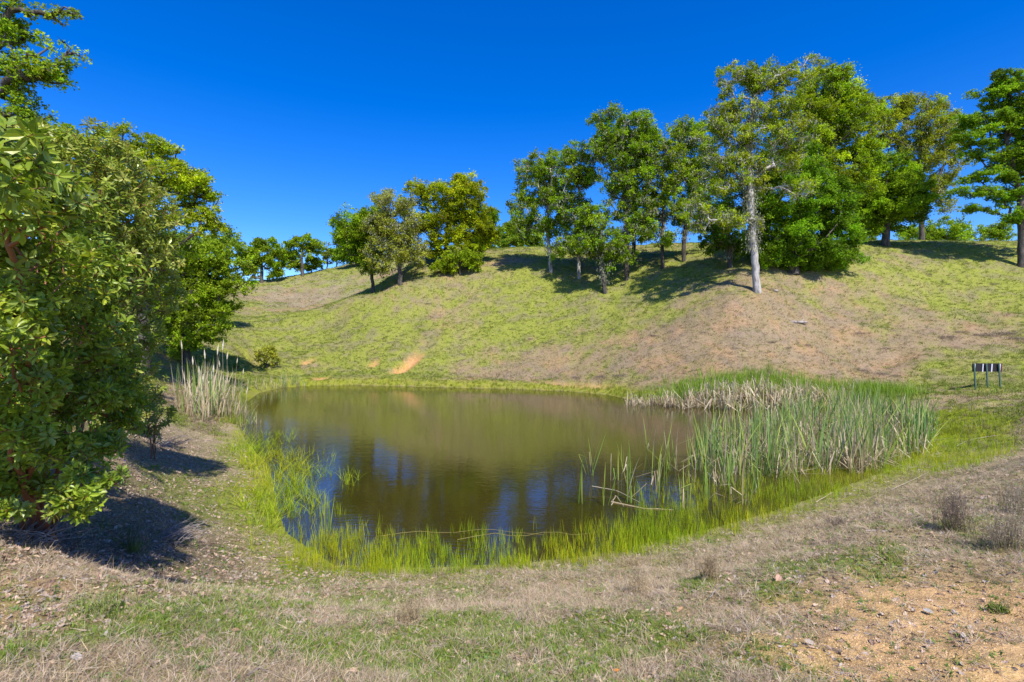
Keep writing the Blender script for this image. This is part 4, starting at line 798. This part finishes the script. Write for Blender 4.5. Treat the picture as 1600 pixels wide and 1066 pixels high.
# ------------------------------------------------------------------ floating and fallen stalks, dry weeds, sign, log
def stalk(label, pts, r, col, name='fallen_stalk', cat='stalk', mat=None, group=None):
    P = []
    for q in pts:
        w = np.array(W0(q[0], q[1], 0.0)); 
        if sdist(w[0], w[1]) > .1: w = hit(q[0], q[1])
        P.append(w+[0, 0, r*.8+(q[2] if len(q) > 2 else 0)])
    P = np.array(P); n = 10; t = np.linspace(0, len(P)-1, n); Pi = np.stack([np.interp(t, np.arange(len(P)), P[:, i]) for i in range(3)], 1); Pi[1:-1] += rng.normal(0, r*.8, (n-2, 3))*[1, 1, .3]
    g = Geo(); c = Pi.mean(0); g.tube(Pi-c, np.linspace(r, r*.5, n), 5, col); link(name, g.mesh(name, mat or M_cat), loc=c, label=label, cat=cat, group=group)
stalk('long thin tan stalk floating across the near shallows', [(595,838),(650,832,.02),(700,834),(760,829,.03),(800,834,.02),(850,836)], .0035, (.34,.28,.10))
stalk('long pale stalk lying through the near sedge toward the right', [(715,850,.06),(770,843,.10),(810,844,.04),(860,838,.08),(900,840,.03),(935,833,.02)], .003, (.38,.32,.12))
stalk('thick tan dead stalk floating beside the sparse cattails', [(955,785),(1000,795),(1052,798)], .014, (.50,.40,.24))
stalk('short bent tan stalk poking out beside the floating stalk', [(955,790),(962,778,.06),(975,792)], .007, (.6,.5,.35))
stalk('thin pale stalk leaning over the water among the sparse cattails', [(925,768,.10),(965,772,.06),(1000,786)], .006, (.6,.52,.4))
stalk('pale fallen stalk on the marsh grass near the front right', [(1275,790,.05),(1300,775,.05)], .007, (.6,.5,.36))
stalk('long pale fallen stalk on the right bank', [(1495,700,.04),(1515,690,.04),(1560,683,.04)], .008, (.6,.52,.42))
stalk('fallen cane across the short tuft of weeds on the right bank', [(1392,770,.04),(1450,742,.04)], .006, (.5,.44,.34))
stalk('short straight bleached stick lying in the foreground grass', [(1108,941,.03),(1127,923,.04)], .0045, (.7,.66,.6), 'stick', 'stick', M_twig)
stalk('thin arching dry stem rising from the foreground grass', [(1168,985,.01),(1158,955,.07),(1148,930,.10),(1140,898,.16)], .0022, (.7,.64,.52), 'dry_grass_stalk', 'stalk', M_twig)
stalk('grey curved root lying at the bottom edge of the photo', [(385,1060,.0),(405,1052,.02),(425,1056,.01),(440,1063,0)], .007, (.6,.56,.5), 'stick', 'stick', M_twig)
stalk('crooked grey stick in the litter beneath the near madrone', [(60,838,.02),(78,838,.03),(82,850,.02),(95,856,.01)], .006, (.5,.46,.42), 'stick', 'stick', M_twig)
stalk('pale thin twig sticking out of the near madrone', [(168,600,.55),(190,570,.60),(193,545,.66)], .005, (.6,.56,.52), 'twig', 'twig', M_twig)
def weed(label, px, py, h, w, n, cols, green=0, name='dry_weed', cat='dry weed', lean=.35):
    c = hit(px, py); o = bpy.data.objects.new(name, None); C.objects.link(o); o.location = c; o['label'] = label; o['category'] = cat; g = Geo(); f = Geo()
    for _ in range(n):
        a = rng.uniform(0, 6.28); b0 = np.array([rng.normal(0, w*.3), rng.normal(0, w*.3), -.01]); hh = h*rng.uniform(.5, 1.1); l = rng.uniform(0, lean)
        P = np.array([b0+np.array([math.cos(a)*l*hh*t, math.sin(a)*l*hh*t, hh*t])+rng.normal(0, .006, 3)*(t > 0) for t in (0, .35, .7, 1)]); col = np.array(cols[rng.integers(len(cols))])*rng.uniform(.7, 1.2)
        g.tube(P, [.0016, .0014, .001, .0006], 3, col, cap=False)
        for _ in range(5):
            t = rng.uniform(.3, 1); q = P[0]*(1-t)+P[3]*t; e = q+unit(rng.normal(0, 1, 3)+[0, 0, .8])*hh*rng.uniform(.1, .28); g.tube(np.array([q, (q+e)/2+rng.normal(0, .004, 3), e]), [.001, .0008, .0005], 3, col, cap=False)
            m = 3; Vv, Q, T, cc = scatter_leaves(e+rng.normal(0, .006, (m, 3)), rng.normal(0, 1, (m, 3)), rng.normal(0, 1, (m, 3)), np.full(m, .008), np.full(m, .006), np.tile(col*1.15, (m, 1))); f.add(Vv, Q, T, cc)
    link('stems', g.mesh('stems', M_lich), o, kind='stuff'); link('seed_heads', f.mesh('seed_heads', M_lich), o, kind='stuff')
    if green:
        g = Geo()
        for _ in range(green): strap(g, np.array([rng.normal(0, w*.25), rng.normal(0, w*.25), 0]), h*.35*rng.uniform(.5, 1.2), .005, rng.uniform(.1, .7), rng.uniform(0, 6.28), .3, np.array(G1[rng.integers(4)])*.7, 4)
        link('green_blades', g.mesh('blades', M_cat), o, kind='stuff')
    return o
LG = [(.46,.36,.22), (.54,.43,.27), (.34,.26,.16)]; GRY = [(.42,.34,.23), (.52,.45,.33), (.30,.24,.15)]
weed('pale tan grey dry weed with a dark green base, centre right foreground', 1108, 905, .24, .16, 90, LG, 40)
weed('wispy brown grey dry weed in the left centre foreground', 640, 975, .20, .14, 70, LG, 20)
weed('brown upright dry weed with a green base on the right bank', 1490, 832, .42, .20, 110, [(.24,.18,.13), (.32,.25,.19)], 60)
weed('grey dry weed speckled with white seed heads at the right edge', 1572, 858, .34, .34, 150, GRY, 30)
weed('smaller white speckled dry weed behind the larger one at the right edge', 1590, 800, .34, .30, 90, GRY, 10)
weed('low dark dry weed on the bank above the marsh at the centre right', 1310, 822, .12, .18, 60, [(.22,.17,.13), (.34,.27,.22)])
weed('thin dry grass clump at the bottom left of the pond notch', 1000, 925, .14, .2, 60, LG)
weed('pale dry weed clump to the left of the dark based one', 990, 885, .14, .3, 70, LG)
weed('dark green leafy weed below the near madrone shadow', 205, 862, .26, .18, 40, [(.10,.13,.05), (.14,.16,.07)], 120, 'leafy_weed', 'weed')
weed('grass tuft with yellow green blades in the lower left foreground', 150, 960, .20, .3, 30, [(.3,.32,.12)], 160, 'leafy_weed', 'weed')
weed('round leafy weed on the bare soil at the lower right', 1562, 955, .10, .12, 10, [(.14,.18,.05)], 130, 'leafy_weed', 'weed')
# fallen brush, left
def brush(label, px, py, n, L, az, spread, group=None, h0=.05):
    c = hit(px, py); g = Geo()
    for _ in range(n):
        a = az+rng.normal(0, spread); b = np.array([rng.normal(0, .12), rng.normal(0, .08), rng.uniform(0, h0)]); l = L*rng.uniform(.5, 1.1); e = b+np.array([math.cos(a)*l, math.sin(a)*l*.7, l*rng.uniform(.15, .5)])
        m = (b+e)/2+rng.normal(0, .03, 3); g.tube(np.array([b, m, e]), [.004, .003, .0012], 4, None, cap=False)
    link('dead_brush', g.mesh('dead_brush', M_twig), loc=c, label=label, cat='brush', group=group)['kind'] = 'stuff'
brush('fan of dry grey twigs in the shade just right of the near madrone', 262, 845, 46, .42, .5, .35)
brush('loose grey dead twigs at the edge of the shade by the madrone sapling', 250, 700, 40, .55, .4, .6)
brush('dead twigs tangled under the stems of the near madrone', 40, 850, 40, .5, 1.2, 1.5)
for px, py, k in [(175,728,0),(132,705,1),(183,797,2)]:
    c = hit(px+20, py); g = Geo()
    for q in range(6):
        a = q*1.047; Vv, Q, T, cc = scatter_leaves(np.array([[0, 0, .07]]), np.array([[math.cos(a), math.sin(a), .4]]), np.array([[0, 0, 1.]]), np.array([.02]), np.array([.012]), np.array([[.12,.07,.5]])); g.add(Vv, Q, T, cc)
    g.tube(np.array([[0, 0, 0], [0.003, 0, .04], [0, 0, .07]]), [.0015]*3, 4, (.1,.2,.05))
    link('wildflower', g.mesh('wildflower', M_cat), loc=c, label=['tiny violet wildflower in the litter, upper of those near the madrone','tiny violet wildflower under the madrone branches at left','tiny violet wildflower at the edge of the madrone shadow'][k], cat='flower')
# sign seen from behind
def plain(name, col, rough=.6, metal=0):
    m, nt, out = new_mat(name); p = nd(nt, 'ShaderNodeBsdfPrincipled'); p.inputs['Roughness'].default_value = rough; p.inputs['Metallic'].default_value = metal
    n = noise(nt, 25, 4, .6); nt.links.new(mixc(nt, remap(nt, n, .35, .7), col, tuple(x*.65 for x in col)), p.inputs['Base Color']); nt.links.new(p.outputs[0], out.inputs[0]); return m
M_pan = plain('sign_back_dark', (.012,.009,.010)); M_bat = plain('batten_pale', (.62,.60,.66)); M_post = plain('post_green_steel', (.07,.13,.10), .5); M_red = plain('edge_red', (.30,.06,.07))
sx = [(1524,606),(1543,605),(1562,606)]; D = float(hit(1543,606)[1]); c = np.array(W(1543,606,D)); c[2] = float(ground(c[0], c[1]))
o = bpy.data.objects.new('signboard', None); C.objects.link(o); o.location = c; o['label'] = 'dark low signboard seen from behind on three steel posts, right edge'; o['category'] = 'sign'
u = D/F; zt = W(0, 568, D)[2]-c[2]; zb = W(0, 581, D)[2]-c[2]; wl = (1521-1543)*u; wr = (1566-1543)*u
def bpart(nm, mat, c_, d_, rot=None): g = Geo(); g.box((0, 0, 0), d_, rot); m = g.mesh(nm, mat); x = link(nm, m, o, loc=c_); return x
bpart('panel', M_pan, ((wl+wr)/2, .05, (zt+zb)/2), (wr-wl, .03, zt-zb))

for x_, m_, w_ in [(1523.5,M_bat,1.4),(1536,M_bat,1.6),(1550,M_bat,1.8),(1562.8,M_bat,1.8)]: bpart('batten', m_, ((x_-1543)*u, .018, (zt+zb)/2-.01), (w_*u, .03, (zt-zb)*.98), Matrix.Rotation(R(4), 3, 'Y'))
bpart('edge_trim', M_red, (wr+.012, .05, (zt+zb)/2), (.022, .05, zt-zb))
for x_ in (1522.6, 1541.8, 1561.4):
    P = bpart('post', M_post, ((x_-1543)*u, -.022, zt/2-.12), (1.9*u, .04, zt+.24), Matrix.Rotation(R(-3.5), 3, 'Y'))
# small weathered logs on the slope
for px, py, L, lb in [(1249,506,1.0,'weathered grey log lying on the dry slope'),(1212,457,.3,'small grey stump end beside the pale oak trunk'),]:
    c = hit(px, py); g = Geo(); P = np.stack([np.linspace(-L/2, L/2, 7), rng.normal(0, .02, 7), np.full(7, .08)], 1); g.tube(P, np.array([.08,.10,.09,.085,.08,.075,.05])*(1 if L > .5 else 1.1), 8, cap=True); g.tube(np.array([[0.05, 0, .1], [.25, .05, .22], [.35, .1, .3]])*L, [.04, .03, .012], 5)
    link('log', g.mesh('log', M_twig, True), loc=c, label=lb, cat='log')
# brown and grey dry bushes dotted on the slope
SB = [(1340,522,.9),(1385,545,.5),(1480,528,1.0),(1500,520,.7),(1535,525,1.1),(1570,523,1.3),(1590,530,1.0),(1345,580,.7),(1375,585,.6),(1400,588,.5),(1260,540,.6),(1205,535,.5),(1230,545,.5),(1300,512,.4),(1150,545,.4),(1020,525,.5),(1430,560,.4),(1550,445,.8),(1510,412,.5),(1450,430,.5),(1330,470,.4),(1480,445,.5),(1040,510,.5),(900,500,.4),(960,515,.5),(830,530,.4),(700,468,.5),(670,475,.6),(720,470,.4),(560,505,.5),(600,530,.4),(800,515,.35),(1100,520,.4),(940,590,.8),(970,588,.8),(900,590,.5),(1180,585,.4)]
KB = []
NUM = ['one','two','three','four','five','six','seven','eight','nine','ten','eleven','twelve','thirteen','fourteen','fifteen','sixteen','seventeen','eighteen','nineteen']+[('twenty','thirty')[i//10]+(' '+['','one','two','three','four','five','six','seven','eight','nine'][i%10] if i%10 else '') for i in range(20)]
for k in range(6):
    n = 420; q = unit(rng.normal(0, 1, (n, 3)))*rng.uniform(.3, 1, (n, 1)); q[:, 2] = abs(q[:, 2])*.55; tc = np.array([(.20,.15,.12), (.26,.21,.17), (.13,.11,.07), (.31,.25,.20)])[rng.integers(0, 4, n)]
    Vv, Q, T, cc = scatter_leaves(q*[.5, .5, .4]-[0, 0, .03], unit(rng.normal(0, 1, (n, 3))+[0, 0, .4]), rng.normal(0, 1, (n, 3)), rng.uniform(.06, .16, n), rng.uniform(.010, .022, n), tc); KB.append(make_mesh('dry_bush', Vv, [Q], M_lich, cc))
SB.sort(); 
for bi, (px, py, s) in enumerate(SB):
    c = hit(px, py, 20)
    o = link('dry_bush', KB[rng.integers(6)], loc=c, label='low grey brown dry bush on the hillside, number %s counting from the left' % NUM[bi], cat='dry bush', group='low dry bushes dotted on the hillside'); o.scale = (s*1.7, s*1.2, s*.75); o.rotation_euler = (0, 0, rng.uniform(0, 6))
# notable fallen leaves in the foreground
M_lf = leaf_material('big_dead_leaf', .7, .25, .15, tmul=(1.1, 1, .8))
for px, py, col, sz, lb in [(963,1055,(.62,.24,.03),.035,'bright orange fallen leaf at the bottom edge'),(1062,958,(.52,.32,.18),.07,'large curled tan leaf in the centre right foreground'),(1045,965,(.60,.38,.26),.05,'pinkish tan leaf touching the large curled one'),(552,1055,(.48,.34,.23),.05,'pale tan leaf at the bottom edge left of centre'),(598,978,(.48,.34,.25),.05,'pale pinkish leaf beside the wispy dry weed'),(368,990,(.28,.17,.10),.05,'dark brown curled leaf in the left foreground'),(120,1035,(.42,.38,.36),.055,'silvery grey leaf at the lower left'),(275,900,(.42,.38,.35),.04,'whitish leaf on the grass left of the pond notch'),(1216,908,(.50,.32,.24),.08,'reddish brown lobed leaf on the right of the dark based weed'),(1450,962,(.40,.38,.36),.05,'grey dry leaf standing at the edge of the bare soil'),(1265,1010,(.44,.37,.30),.05,'bleached leaf on the soil edge in the lower right')]:
    c = hit(px, py); g = Geo(); n = 20; ang = np.linspace(0, 6.283, n, endpoint=False); rr = 1+.22*np.cos(ang*9)
    x = np.cos(ang)*rr*sz*.5; y = np.sin(ang)*rr*sz*.28; z = (np.abs(y)/sz)**2*sz*rng.uniform(1, 3)+(x/sz)**2*sz*rng.uniform(-.4, .8); V_ = np.concatenate([np.stack([x, y, z], 1), [[0, 0, 0]]]); k = np.arange(n)
    g.add(V_, None, np.stack([k, (k+1) % n, np.full(n, n)], 1), col); o = link('fallen_leaf', g.mesh('fallen_leaf', M_lf), loc=c+[0, 0, .02], label=lb, cat='leaf'); o.rotation_euler = (rng.normal(-.3, .3), rng.normal(0, .3), rng.uniform(0, 6))
